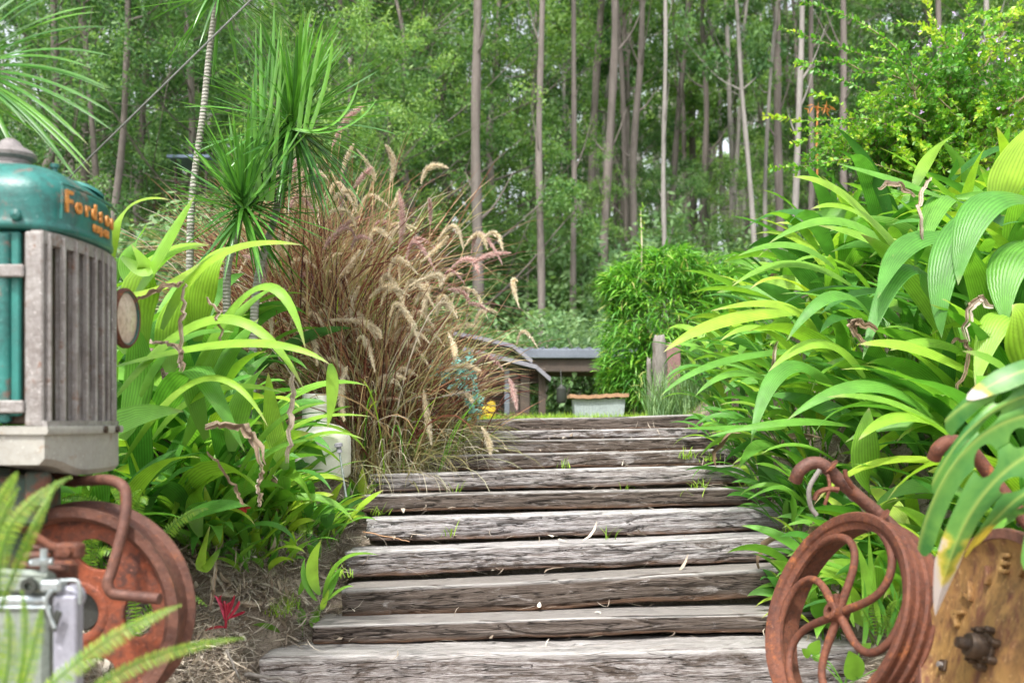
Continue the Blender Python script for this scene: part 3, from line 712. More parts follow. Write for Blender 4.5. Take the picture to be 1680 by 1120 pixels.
def left_bank():
    root = empty('palm_grass', gp(-1.9, 4.4), 'tall palm grass clump behind the tractor lamp, with lime green arching leaves', 'plant')
    mb = MB()
    for pts, w, r in LEFT_HERO: hero(mb, pts, w, 18, r)
    palm_grass(mb, -1.75, 4.5, 12, 1.0, .09, bright=.5); part('leaves', mb, 'palm_leaf', root)
    mb = MB()
    for pts, w in [([(222,490,3.8),(270,470,3.7),(303,463,3.7)],.05), ([(303,463,3.7),(300,520,3.7),(295,590,3.7)],.025), ([(340,490,3.9),(360,520,3.9),(362,570,3.9)],.02),
                   ([(340,700,3.8),(400,700,3.8),(430,760,3.8)],.07), ([(430,760,3.8),(425,800,3.8),(428,830,3.8)],.03), ([(340,740,3.8),(380,790,3.9),(400,830,3.9)],.03),
                   ([(355,920,4.4),(350,960,4.3),(345,1000,4.3)],.03), ([(250,560,3.7),(290,570,3.7),(300,610,3.7)],.04), ([(480,600,4.2),(478,680,4.2),(470,760,4.2)],.04)]:
        dead(mb, pts, w)
    part('dead_leaf', mb, 'dead_leaf', root)
    spots = [(-2.5,4.2,1.15),(-2.15,4.5,1.1),(-2.4,5.0,1.2),(-2.0,5.1,1.1),(-1.75,4.85,.95),(-1.7,4.25,.85),(-2.9,4.7,1.2),(-2.0,4.05,.9),(-1.6,5.3,.8),(-1.45,4.75,.7),(-2.2,5.6,1.1),(-2.3,3.9,.9),(-1.75,3.95,.7),(-1.45,5.0,.85),(-1.62,4.6,.95),(-1.35,5.5,.75),(-1.8,5.6,1.05),(-1.5,5.2,.95),(-1.7,5.9,1.0)]
    for x, y, h in spots:
        rt = empty('palm_grass', gp(x, y), 'green palm grass with pleated leaves in the bed behind the tractor', 'plant', 'palm grass in the bed behind the tractor')
        mb = MB(); palm_grass(mb, x, y, 15, h*1.05, .10*min(1, h+.1), bright=.42, lift=(.8, 1.5)); part('leaves', mb, 'palm_leaf', rt)
        if R.random() < .3: dead_leaves(rt, x, y, 2, h*.8, .05)
    low = [(285,800,4.8,10,.5),(380,860,4.9,10,.42),(340,850,4.9,12,.5),(430,840,5.2,10,.36),(400,830,5.1,12,.5),(500,850,5.3,10,.34),(520,840,5.4,10,.36),(470,820,5.5,12,.42),(430,800,5.6,10,.45),(540,820,5.6,8,.3),(490,940,4.8,6,.2),(455,835,5.2,12,.62),(500,830,5.3,10,.5),(420,820,5.3,12,.7),(380,830,5.0,12,.62),(330,830,4.8,12,.6),(350,800,5.4,12,.7)]
    for px, py, d, n, L in low:
        p = P(px, py, d); mb = MB()
        palm_grass(mb, p[0], p[1], n, L*1.15, .055, bright=.55, petiole=.2, lift=(.7,1.5), droop=(.4,1.9))
        tag(mb.obj('palm_grass_seedling', 'palm_leaf', loc=p), 'short bright palm grass seedling in the litter left of the steps', 'plant', 'palm grass seedlings in the litter left of the steps')
    k = 0
    for px, py in [(300,895),(330,870),(352,905),(372,880),(395,900),(410,870),(432,890),(455,868),(478,885),(500,860),(520,870),(570,862),(470,850),(430,850),(390,850),(345,845),(310,850),(500,895),(405,925),(540,880),(575,830),(345,930),(400,945),(455,930),(505,925),(430,905),(365,915),(320,925),(475,915),(440,820)]:
        p = ground_hit(px+R.uniform(-8,8), py+R.uniform(-6,6)); mb = MB(); L = R.uniform(.20, .38)
        palm_grass(mb, p[0], p[1], R.randint(6, 9), L, .040, bright=.72, petiole=.12, lift=(.75,1.5), droop=(.1,1.5))
        tag(mb.obj('palm_grass_seedling', 'palm_leaf', loc=p), 'short bright palm grass seedling in the litter left of the steps', 'plant', 'palm grass seedlings in the litter left of the steps')
    mb = MB()
    for pts, w, r in [([(525,975,4.6),(512,930,4.6),(528,884,4.6)],.055,.85), ([(530,980,4.6),(560,918,4.55),(622,910,4.5)],.03,.7), ([(520,985,4.6),(500,950,4.6),(500,915,4.6)],.03,.5), ([(535,985,4.6),(548,950,4.6),(560,930,4.6)],.035,.5),
                      ([(530,990,4.6),(560,965,4.6),(580,962,4.6)],.02,.7), ([(527,1000,4.6),(532,985,4.6),(540,965,4.6)],.03,.9), ([(490,975,4.65),(500,950,4.65),(512,925,4.65)],.03,.6)]:
        hero(mb, pts, w, 14, r, fold=.2)
    p = P(527, 992, 4.6); tag(mb.obj('palm_grass_seedling', 'palm_leaf', loc=p), 'lone seedling with one upright lime leaf beside the left end of the third sleeper', 'plant')
    # red leafed seedling
    mb = MB(); mb2 = MB(); tube(mb2, smooth_path([P(370,1030,4.3), P(371,1010,4.3), P(368,985,4.3)], 4), .006, 6)
    for pts in [((370,1020),(362,990),(350,975)), ((371,1018),(388,995),(392,985)), ((371,1015),(395,1005),(402,1003)), ((371,1012),(380,990),(385,975)), ((368,1028),(350,1028),(332,1036)), ((370,1022),(372,995),(380,988)), ((369,1000),(360,985),(365,975))]:
        hero(mb, [(*q, 4.3) for q in pts], .017, 10, R.random())
    rt = empty('red_leaf_seedling', P(370,1030,4.3), 'small crimson leafed seedling in the dry litter right of the tractor wheel', 'plant')
    part('leaves', mb, 'red_leaf', rt); part('stem', mb2, 'red_leaf', rt)
    mb = MB()
    for a in range(5): hero(mb, [(398,834,4.7),(400+6*math.cos(a*1.3),832+5*math.sin(a*1.3),4.69),(400+12*math.cos(a*1.3),833+9*math.sin(a*1.3),4.68)], .02, 6, .6)
    tag(mb.obj('flower', 'red_paint'), 'tiny red flower among the low palm grass left of the steps', 'flower')
left_bank()

# ------------------------------------------------------------------ purple fountain grass
def plume_mesh(a, b, c, r, mat):
    mb = MB(); C = bez(a, 2*b-(a+c)/2, c, 24); L = np.linalg.norm(np.diff(C, axis=0), axis=1).sum()
    n = int(900*L/.3); s = rng.random(n); k = s*22.999; i = k.astype(int); f = (k-i)[:, None]
    B = C[i]*(1-f)+C[i+1]*f; T = unit(C[i+1]-C[i]); env = np.sin(PI*np.clip(s*.93+.05, 0, 1))**.55
    A = unit(np.cross(T, rng.normal(size=(n,3)))); D = unit(A+T*rng.uniform(.5, 1.4, n)[:, None]); ln = r*env*rng.uniform(.8, 1.5, n)
    tt = np.linspace(0, 1, 3)[None, :, None]; CC = B[:, None]+D[:, None]*ln[:, None, None]*tt
    S = unit(np.cross(D, rng.normal(size=(n,3))))[:, None].repeat(3, 1)
    ribbons(mb, CC, S, np.full((n,1), .0017)*np.array([1,.8,.1]), .3)
    tube(mb, C, r*.28*np.sin(PI*np.clip(np.linspace(.03,.97,24), 0, 1))**.5, 6)
    return mb
PLUMES = [  # base, middle, tip (px) colour
 ((640,300),(645,265),(632,238),0),((560,290),(568,262),(580,236),0),((612,300),(610,280),(585,245),0),((645,292),(646,270),(640,250),1),((580,310),(595,290),(610,275),1),
 ((655,400),(660,365),(655,315),1),((706,370),(706,345),(704,325),1),((640,345),(650,330),(655,310),0),((530,410),(555,380),(590,355),1),((690,430),(720,405),(735,388),0),
 ((718,395),(745,372),(760,410),0),((762,405),(785,385),(800,410),0),((790,395),(812,383),(825,412),0),((775,435),(800,420),(838,415),1),((740,440),(770,425),(785,450),1),
 ((850,462),(842,465),(852,505),0),((670,470),(715,452),(722,470),0),((680,500),(700,470),(690,520),0),((605,490),(640,470),(662,498),0),((640,520),(655,500),(685,540),0),
 ((548,530),(580,510),(600,545),0),((565,520),(590,520),(620,560),0),((540,525),(600,530),(625,555),0),((585,560),(600,560),(615,610),0),((530,455),(535,430),(560,415),0),
 ((550,460),(570,440),(590,410),0),((655,460),(655,430),(652,420),0),((700,520),(698,490),(700,470),0),((575,520),(580,490),(590,470),0),((735,545),(745,570),(746,590),0),
 ((770,500),(760,480),(735,475),1),((800,510),(785,500),(770,498),1),((605,690),(610,660),(655,655),0),((650,690),(660,680),(665,720),0),((695,640),(700,680),(708,730),0),
 ((725,650),(760,645),(775,660),0),((615,715),(640,720),(650,745),0),((665,560),(668,590),(672,640),0),((835,620),(842,640),(848,672),1),((790,700),(800,720),(805,745),0),
 ((478,300),(485,270),(492,250),1),((450,440),(455,410),(460,375),0),((470,420),(470,400),(478,370),0),((500,340),(510,300),(520,270),0),((415,560),(440,520),(445,560),0),((500,540),(515,560),(520,600),0),
 ((430,470),(435,440),(440,400),1),((595,700),(590,730),(592,760),0),((610,730),(620,750),(640,770),0),((570,600),(560,640),(565,690),0),((730,610),(760,600),(790,610),0),((560,215),(570,195),(600,170),1),((545,240),(560,210),(575,190),1)]
def fountain_grass():
    clumps = [(520,745,6.9),(610,752,6.6),(682,742,7.0),(470,720,7.2),(700,715,7.6),(565,735,7.6)]
    labs = ['purple fountain grass clump second from the left, beside the white container', 'purple fountain grass clump in the middle, rooted by the seventh sleeper',
            'straw coloured fountain grass clump leaning over the upper steps', 'leftmost purple fountain grass clump under the spiky green rosettes',
            'rightmost fountain grass clump against the top step and the yellow drum', 'tallest purple fountain grass clump, at the back of the group']
    roots = []; 
    for (px, py, d), lab in zip(clumps, labs):
        p = P(px, py, d); p[2] = gz(p[0], p[1]); roots.append(empty('fountain_grass', p, lab, 'ornamental grass', 'purple fountain grass clumps left of the upper steps'))
    hts = [1.75, 1.5, 1.15, 1.6, .85, 2.0]
    for r, h in zip(roots, hts):
        mb = MB(); n = 1150; b = np.array(r.location)
        B = b+rng.normal(0, 1, (n,3))*np.array([.13,.13,.01])
        el = np.clip(rng.normal(1.3, .22, n), .6, 1.57); az = rng.uniform(0, 2*PI, n); L = h*rng.uniform(.45, 1.05, n)
        C, S = arcs(B, az, el, L, rng.uniform(.2, 1.9, n), 9, 2.0, rng.normal(0, 1.5, n), .25)
        rn = np.clip(rng.normal(.4, .3, n), 0, 1)
        ribbons(mb, C, S, np.full((n,1), .0072)*prof_blade(9)*rng.uniform(.4,1.2,(n,1)), .35, rn)
        part('purple_blades', mb, 'grass_blade', r)
        mb = MB(); n = 800; B = b+rng.normal(0, 1, (n,3))*np.array([.16,.16,.01])
        C, S = arcs(B, rng.uniform(0, 2*PI, n), rng.uniform(.5, 1.4, n), h*rng.uniform(.3, .65, n), rng.uniform(1.0, 3.2, n), 9, 1.5, rng.normal(0, 2, n), .5)
        ribbons(mb, C, S, np.full((n,1), .003)*prof_blade(9), .35, rng.uniform(.6, 1, n))
        part('dry_blades', mb, 'grass_blade', r)
        mb = MB(); n = 90; B = b+rng.normal(0, 1, (n,3))*np.array([.16,.16,.01])
        C, S = arcs(B, rng.uniform(0, 2*PI, n), rng.uniform(.9, 1.5, n), h*rng.uniform(.3, .7, n), rng.uniform(.6, 2, n), 9, 1.6)
        ribbons(mb, C, S, np.full((n,1), .006)*prof_blade(9), .35); part('green_blades', mb, 'shrub_leaf', r)
    for i, (a, b, c, col) in enumerate(PLUMES):
        d = R.uniform(6.0, 6.7); A, Bm, Cc = P(*a, d), P(*b, d-.02), P(*c, d-.06)
        r = min(roots, key=lambda q: (q.location.x+.1-A[0])**2+.1*(q.location.y-A[1])**2)
        part('plume', plume_mesh(A, Bm, Cc, R.uniform(.020,.030), 'plume'), 'pink_plume' if col else 'plume', r)
        st = bez(np.array(r.location)+rng.normal(0, .05, 3)*np.array([1,1,0]), (np.array(r.location)+A)/2+(A-Bm)*.8+np.array([0,0,.15]), A, 14)
        mb = MB(); tube(mb, st, .0022, 5); part('stalk', mb, 'grass_blade', r)
    for i in range(85):
        r = R.choice(roots); d = R.uniform(6.2, 7.4); k = roots.index(r)
        px0 = clumps[k][0]+R.gauss(0, 65); py0 = R.uniform(max(300, 745-hts[k]*300), 660)
        sx = 1 if px0 > 600 else R.choice((-1, 1)); q = R.uniform(.7, 1.1)
        A, Bm, Cc = P(px0, py0, d), P(px0+sx*16*q, py0-30*q, d-.02), P(px0+sx*48*q, py0-R.uniform(-30, 35), d-.05)
        part('plume', plume_mesh(A, Bm, Cc, R.uniform(.015,.027), 'plume'), 'pink_plume' if R.random() < .18 else 'plume', r)
    # teal flowers low in the clump
    mb = MB(); n = 170
    for k in range(n):
        px, py = R.choice([(745,615),(765,600),(775,660),(725,610),(762,630)]); c = P(px+R.gauss(0, 10), py+R.gauss(0, 12), 6.6+R.gauss(0, .05))
        B = np.repeat(c[None], 4, 0); leafcloud(mb, B, .022, .016)
    tag(mb.obj('teal_flowers', 'teal_petal', loc=P(750,700,6.6)), kind='stuff')
fountain_grass()

# ------------------------------------------------------------------ dracaena and yucca rosettes
def rosette(mb, c, n, L, w, up, elr=(-1.1, 1.5), upbias=.0, droop=(.1,.7)):
    up = unit(np.array(up, float)); a = np.array([1.,0,0]); X = unit(np.cross(up, a)) if abs(up[0]) < .9 else np.array([0,1.,0]); Y = np.cross(up, X)
    az = rng.uniform(0, 2*PI, n); el = rng.uniform(*elr, n)
    if upbias: el = np.where(rng.random(n) < upbias, rng.uniform(1.15, 1.55, n), el)
    C, S = arcs(np.zeros((n,3)), az, el, L*rng.uniform(.75, 1.1, n), rng.uniform(*droop, n), 9, 1.5, rng.normal(0, .4, n))
    Mx = np.stack([X, Y, up], 1); C = C@Mx.T+c+ (up*np.linspace(-.05,.05,n)[:, None])[:, None]; S = S@Mx.T
    pr = prof_blade(9); pr[0] = .6
    rn = np.where(el > 1.1, rng.uniform(.6, 1, n), rng.uniform(0, .7, n))
    ribbons(mb, C, S, np.full((n,1), w/2)*pr, .35, rn)
def dracaena():
    d = 5.6
    r = empty('dracaena_tree', (P(310,500,d)[0], d, gz(P(310,500,d)[0], d)), 'dracaena tree with ringed grey trunks and spiky rosettes, nearest the purple grass', 'tree')
    base = np.array(r.location)
    mb = MB(); tube(mb, smooth_path([base, P(312,400,d), P(318,300,d), P(334,180,d), P(343,90,d), P(352,20,d), P(362,-60,d)], 8), np.linspace(.021, .014, 49), 10); part('trunk', mb, 'ringed_bark', r)
    mb = MB(); tube(mb, smooth_path([base+np.array([.2,.1,0]), P(372,470,d-.05), P(384,400,d-.1), P(396,345,d-.15)], 8), np.linspace(.024, .014, 25), 10); part('trunk', mb, 'ringed_bark', r)
    mb = MB(); tube(mb, smooth_path([base+np.array([.3,.15,0]), P(420,480,d+.1), P(452,350,d+.1), P(478,220,d+.05)], 8), np.linspace(.026, .015, 25), 10); part('trunk', mb, 'ringed_bark', r)
    for c, n, L, w, up, ub in [((398,342,d-.15),190,.52,.026,(.12,-.15,1),.12), ((480,208,d+.05),230,.62,.026,(.18,-.2,1),.12), ((440,300,d+.1),50,.42,.018,(.1,-.2,1),.2), ((360,-20,d),110,.52,.018,(.2,-.1,1),.1)]:
        mb = MB(); rosette(mb, P(*c), n, L, w, up, (-1.0,1.35), ub, (-.05,.5)); part('rosette', mb, 'dracaena_leaf', r)
    mb = MB()
    for a, b, c in [((440,330),(430,200),(428,20)),((445,330),(455,200),(462,40)),((435,320),(445,160),(450,0)),((430,330),(420,240),(415,130)),((405,335),(412,230),(418,170)),
                    ((500,215),(515,120),(530,40)),((490,210),(500,110),(500,30)),((505,220),(535,130),(545,60)),((400,340),(440,290),(500,200)),((400,340),(350,280),(300,220)),((480,210),(560,210),(620,160)),((485,210),(550,200),(590,130))]:
        hero(mb, [(*a, d-.2), (*b, d-.25), (*c, d-.3)], .034, 12, R.uniform(.6, 1), prof_blade(12), .35)
    for _ in range(9):
        a = R.uniform(-.12, .14); hero(mb, [(412,325,d-.2), (428+a*150,215,d-.25), (442+a*260+R.uniform(-8,8), R.uniform(10,170), d-.3)], .026, 12, R.uniform(.3, 1), prof_blade(12), .35)
    for _ in range(7):
        a = R.uniform(-.15, .18); hero(mb, [(480,210,d), (496+a*140,130,d), (518+a*300, R.uniform(20,110), d-.1)], .024, 12, R.uniform(.3, 1), prof_blade(12), .35)
    part('upright_leaves', mb, 'dracaena_leaf', r)
    d2 = 3.3; b2 = np.array([-1.95, d2, gz(-1.95, d2)])
    r = empty('yucca', b2, 'yucca with stiff pointed leaves reaching in over the tractor from the left edge', 'plant')
    mb = MB(); tube(mb, smooth_path([b2, P(-110,400,d2), P(-80,140,d2)], 8), .05, 12); part('trunk', mb, 'bark', r)
    mb = MB(); n = 90; az = rng.uniform(-1.3, 1.3, n)
    rosette(mb, P(-75,110,d2), 75, .50, .022, (.1,-.1,1), (-1.0,1.5), 0, (-.05,.35))
    for tip in [(165,20),(180,45),(185,93),(178,145),(186,187),(150,112),(185,215),(148,286),(150,275),(110,270),(145,238),(125,223),(160,10),(60,0),(100,-10),(130,300),(40,290),(20,330),(180,150)]:
        hero(mb, [(-60,115,d2), ((tip[0]-60)/2, (tip[1]+95)/2-14, d2-.1), (*tip, d2-.15)], .027, 12, R.uniform(.2, 1), prof_blade(12), .35)
    part('leaves', mb, 'yucca_leaf', r)
dracaena()
mb = MB(); a = P(105,300,3.6); b = P(412,0,3.6); dv = (b-a); tube(mb, [a-dv*.9, a, b, b+dv*2.5], .0035, 8)
tag(mb.obj('guy_wire', 'cable'), 'thin taut steel wire slanting up from behind the tractor', 'wire')

# ------------------------------------------------------------------ ferns
def frond(mb, pts, wid, n=42, droop=.25, bright=(.4,1), stiff=.0):
    p = [P(*a) for a in pts]; C = bez(p[0], 2*p[1]-(p[0]+p[2])/2, p[2], n); T = unit(np.gradient(C, axis=0)); cam = unit(np.array([0,0,CZ])-C)
    n0 = unit(UP*.45+cam*.6); S = unit(np.cross(T, n0)); Nn = np.cross(S, T)
    env = np.sin(PI*np.clip(np.linspace(.12, 1, n), 0, 1)**.9)**.6*wid*.34; env[-1] = .004
    for sg in (-1, 1):
        D = unit(S*sg+T*.35+Nn*-.1+rng.normal(0, .08, (n,3))); K = 5; tt = np.linspace(0, 1, K)[None, :, None]
        CC = C[:, None]+D[:, None]*env[:, None, None]*tt+np.array([0,0,-1.])*(droop*env[:, None, None]*tt**2)
        SS = np.repeat(T[:, None], K, 1); L = np.linalg.norm(C[-1]-C[0])
        ribbons(mb, CC, SS, np.full((n,1), L/n*.34)*np.array([.7,1,.95,.7,.1]), .15, rng.uniform(*bright, n))
    tube(mb, C, np.linspace(.0025, .0012, n), 5, rnd=.3)
def fern(name_loc, fronds, label, **kw):
    mb = MB()
    for pts, w in fronds: frond(mb, pts, w, **kw)
    return tag(mb.obj('fern', 'fern_leaf', loc=name_loc), label, 'fern')
fern(P(10,1150,1.95), [(((0,980,1.9),(20,860,1.9),(115,782,1.95)),.06), (((0,1000,2.0),(40,900,1.95),(92,790,2.0)),.045), (((-40,900,1.9),(0,820,1.9),(28,775,1.9)),.05), (((-10,960,2),(-5,880,2),(30,800,2)),.05)], 'upper fern with fronds rising past the lever of the grey metal box', n=64)
fern(P(40,1180,1.9), [(((40,1170,1.9),(160,1060,1.95),(295,992,2.0)),.075), (((100,1180,1.95),(230,1085,2.0),(398,1046,2.1)),.062)], 'long fern fronds sweeping right across the bottom of the tractor wheel', n=70)
fern(P(10,1200,1.8), [(((0,1150,1.8),(15,1070,1.8),(12,1000,1.8)),.05), (((20,1160,1.8),(40,1060,1.8),(36,970,1.8)),.035), (((20,1180,1.8),(50,1080,1.8),(68,1000,1.8)),.05), (((-20,1160,1.8),(-10,1080,1.8),(-15,1010,1.8)),.06)], 'young upright fern fronds in front of the grey metal box')
mbk = MB()
for _ in range(22):
    bx, by = R.uniform(90, 250), R.uniform(900, 1060); dd = R.uniform(3.4, 3.9); an = R.uniform(-1.2, 1.2)
    frond(mbk, ((bx, by, dd), (bx+50*an, by-80, dd-.02), (bx+110*an, by-R.uniform(60, 150), dd-.05)), .09, 30, bright=(.1,.8))
tag(mbk.obj('fern', 'fern_leaf', loc=P(220,1080,3.6)), 'mid green fern seen through the holes of the tractor wheel', 'fern')
mbk = MB()
for (bx, by, tx, ty) in [(1430,1030,1400,990),(1440,1040,1425,975),(1470,1070,1450,1010),(1490,1120,1510,1060),(1500,1130,1540,1080),(1480,1120,1470,1060),(1530,1130,1500,1090),(1445,1040,1470,985)]:
    frond(mbk, ((bx, by, 3.75), ((bx+tx)/2, (by+ty)/2-10, 3.72), (tx, ty, 3.7)), .06, 18, bright=(.1,.7))
tag(mbk.obj('fern', 'fern_leaf', loc=P(1460,1100,3.75)), 'small dark fern between the two rusty wheels', 'fern')
def broad_leaf(mb, px, py, d, s, ang):
    c = P(px, py, d); K = 10; t = np.linspace(0, 1, K); D = np.array([math.cos(ang), -.25, math.sin(ang)])
    tube(mb, smooth_path([P(1385,1125,3.62), (P(1385,1125,3.62)+c)/2+np.array((0,0,.01)), c-D*.5*s], 4), .0022, 5)
    C = c+D*(t[:, None]-.5)*s+np.array([0,0,-.15*s])*(t[:, None]**2); S = unit(np.cross(unit(D), np.array([0,-.8,.5])))
    ribbons(mb, C[None], np.repeat(S[None], K, 0)[None], (np.sin(PI*(t*.93+.05)**.6)*s*.33)[None], .12, np.array([.6]))
mb = MB()
for a in [(1400,1085,3.6,.13,1.9),(1338,1058,3.7,.07,1.2),(1322,1068,3.7,.05,2.3),(1345,1075,3.7,.05,.4),(1420,1060,3.65,.06,.9),(1502,1075,3.6,.06,1.2)]: broad_leaf(mb, *a)
tag(mb.obj('seedling', 'shrub_leaf', loc=P(1390,1110,3.6)), 'small broad leafed seedling seen through the spokes of the rusty wheel', 'plant')
mb = MB()
for k in range(16):
    bx = R.uniform(1395, 1500); by = R.uniform(960, 1080); hero(mb, [(bx, by, 3.9), (bx+R.uniform(-15,15), by-40, 3.9), (bx+R.uniform(-35,35), by-R.uniform(60,120), 3.85)], .02, 10, R.uniform(.2,.9))
hero(mb, [(1415,1010,3.9),(1422,950,3.9),(1402,885,3.85)], .04, 12, .7)
tag(mb.obj('palm_grass_seedling', 'palm_leaf', loc=P(1440,1060,3.9)), 'narrow leafed seedling behind the spokes of the rusty wheel', 'plant')

# ------------------------------------------------------------------ monstera
def monstera():
    d = 2.55
    r = empty('monstera_plant', P(1800, 1000, d+.3), 'monstera plant with large perforated leaves hanging over the rusty ochre wheel', 'plant')
    K = 30; t = np.linspace(0, 1, K)
    ribs = [((1790,600),(1660,625),(1552,690),.3), ((1795,640),(1640,668),(1530,795),.2), ((1800,680),(1608,716),(1505,900),.3), ((1805,725),(1632,790),(1536,1012),.97),
            ((1810,770),(1690,805),(1600,898),.42), ((1815,810),(1720,830),(1655,852),.3)]
    nr = len(ribs); NT_, NU = 170, 26; mb = MB(); tt = np.linspace(0, 1, NT_)
    Cs = np.stack([bez(P(*a_, d), 2*P(*b_, d-.12)-(P(*a_, d)+P(*c_, d-.04+.012*k))/2, P(*c_, d-.04+.012*k), NT_) for k, (a_, b_, c_, _) in enumerate(ribs)])
    ext = np.concatenate([2*Cs[:1]-Cs[1:2], Cs, 2*Cs[-1:]-Cs[-2:-1]])
    # virtual first/last ribs keep the outer lobes narrow
    ext[0] = Cs[0]+(Cs[0]-Cs[1])*.55; ext[-1] = Cs[-1]+(Cs[-1]-Cs[-2])*.6
    for k in range(nr):
        u = np.linspace(-.5, .5, NU+1); c0, cm, cp = ext[k+1], ext[k], ext[k+2]
        T = unit(np.gradient(c0, axis=0)); cam = unit(np.array([0,0,CZ])-c0)
        lim = np.minimum(1, np.sqrt(np.clip((1-tt)/.13, 0, 1)))*(.5-.0*tt)
        gap = np.clip((tt-(.56+.05*math.sin(k*2.3)))/.12, 0, 1)*.09
        hl = .30*np.sqrt(np.clip(1-((tt-.50-.05*math.sin(k*3.1))/.06)**2, 0, 1))+.24*np.sqrt(np.clip(1-((tt-.28-.05*math.cos(k*2.1))/.045)**2, 0, 1))*(k % 3 != 1)
        hr = .30*np.sqrt(np.clip(1-((tt-.50-.05*math.sin((k+1)*3.1))/.06)**2, 0, 1))+.24*np.sqrt(np.clip(1-((tt-.28-.05*math.cos((k+1)*2.1))/.045)**2, 0, 1))*((k+1) % 3 != 1)
        wl = np.minimum(lim, np.maximum(.03, .5-gap-(hl if k > 0 else 0))); wr = np.minimum(lim, np.maximum(.03, .5-gap-(hr if k < nr-1 else 0)))
        wl = np.minimum(wl, lim); wr = np.minimum(wr, lim)
        uu = np.where(u[None] < 0, u[None]*2*wl[:, None], u[None]*2*wr[:, None])
        side = np.where((uu < 0)[..., None], (c0-cm)[:, None], (cp-c0)[:, None])
        V = c0[:, None]+side*uu[..., None]
        nrm = unit(np.cross(T, unit(cp-cm))); nrm = nrm*np.sign(np.sum(nrm*cam, 1))[:, None]
        V = V+nrm[:, None]*((-.012*np.abs(uu)**1.5*(1+.8*tt[:, None])+.004*np.cos(uu*7+k)*tt[:, None]+.001*np.sin(tt*17+k*2)[:, None]*(1+np.abs(uu)*3)))[..., None]
        i = np.arange(NT_*(NU+1)).reshape(NT_, NU+1); q = np.stack([i[:-1,:-1], i[:-1,1:], i[1:,1:], i[1:,:-1]], -1).reshape(-1, 4)
        mb.add(V, q, rnd=ribs[k][3], lu=(.5+uu).ravel(), lv=np.repeat(tt, NU+1))
    part('leaf', mb, 'monstera', r)
    mb = MB(); tube(mb, smooth_path([P(1800,1000,d+.3), P(1790,850,d+.15), P(1745,740,d), P(1740,640,d)], 6), .009, 8); part('stalk', mb, 'stem', r)
    mb = MB()
    for a, b, c, w, rn in [((1790,780),(1740,800),(1680,935),.08,.3), ((1790,820),(1760,850),(1690,915),.09,.2), ((1740,600),(1690,590),(1585,655),.06,.9)]:
        C = bez(P(*a, d-.1), P(*b, d-.15), P(*c, d-.1), K); T = unit(np.gradient(C, axis=0)); cam = unit(np.array([0,0,CZ])-C); S = unit(np.cross(T, unit(cam*.75+UP*.4)))
        ribbons(mb, C[None], S[None], (w/2*np.sqrt(np.clip((1-t)/.3, 0, 1))*np.ones(K))[None], .15, np.array([rn]))
    part('young_leaves', mb, 'monstera', r)
monstera()

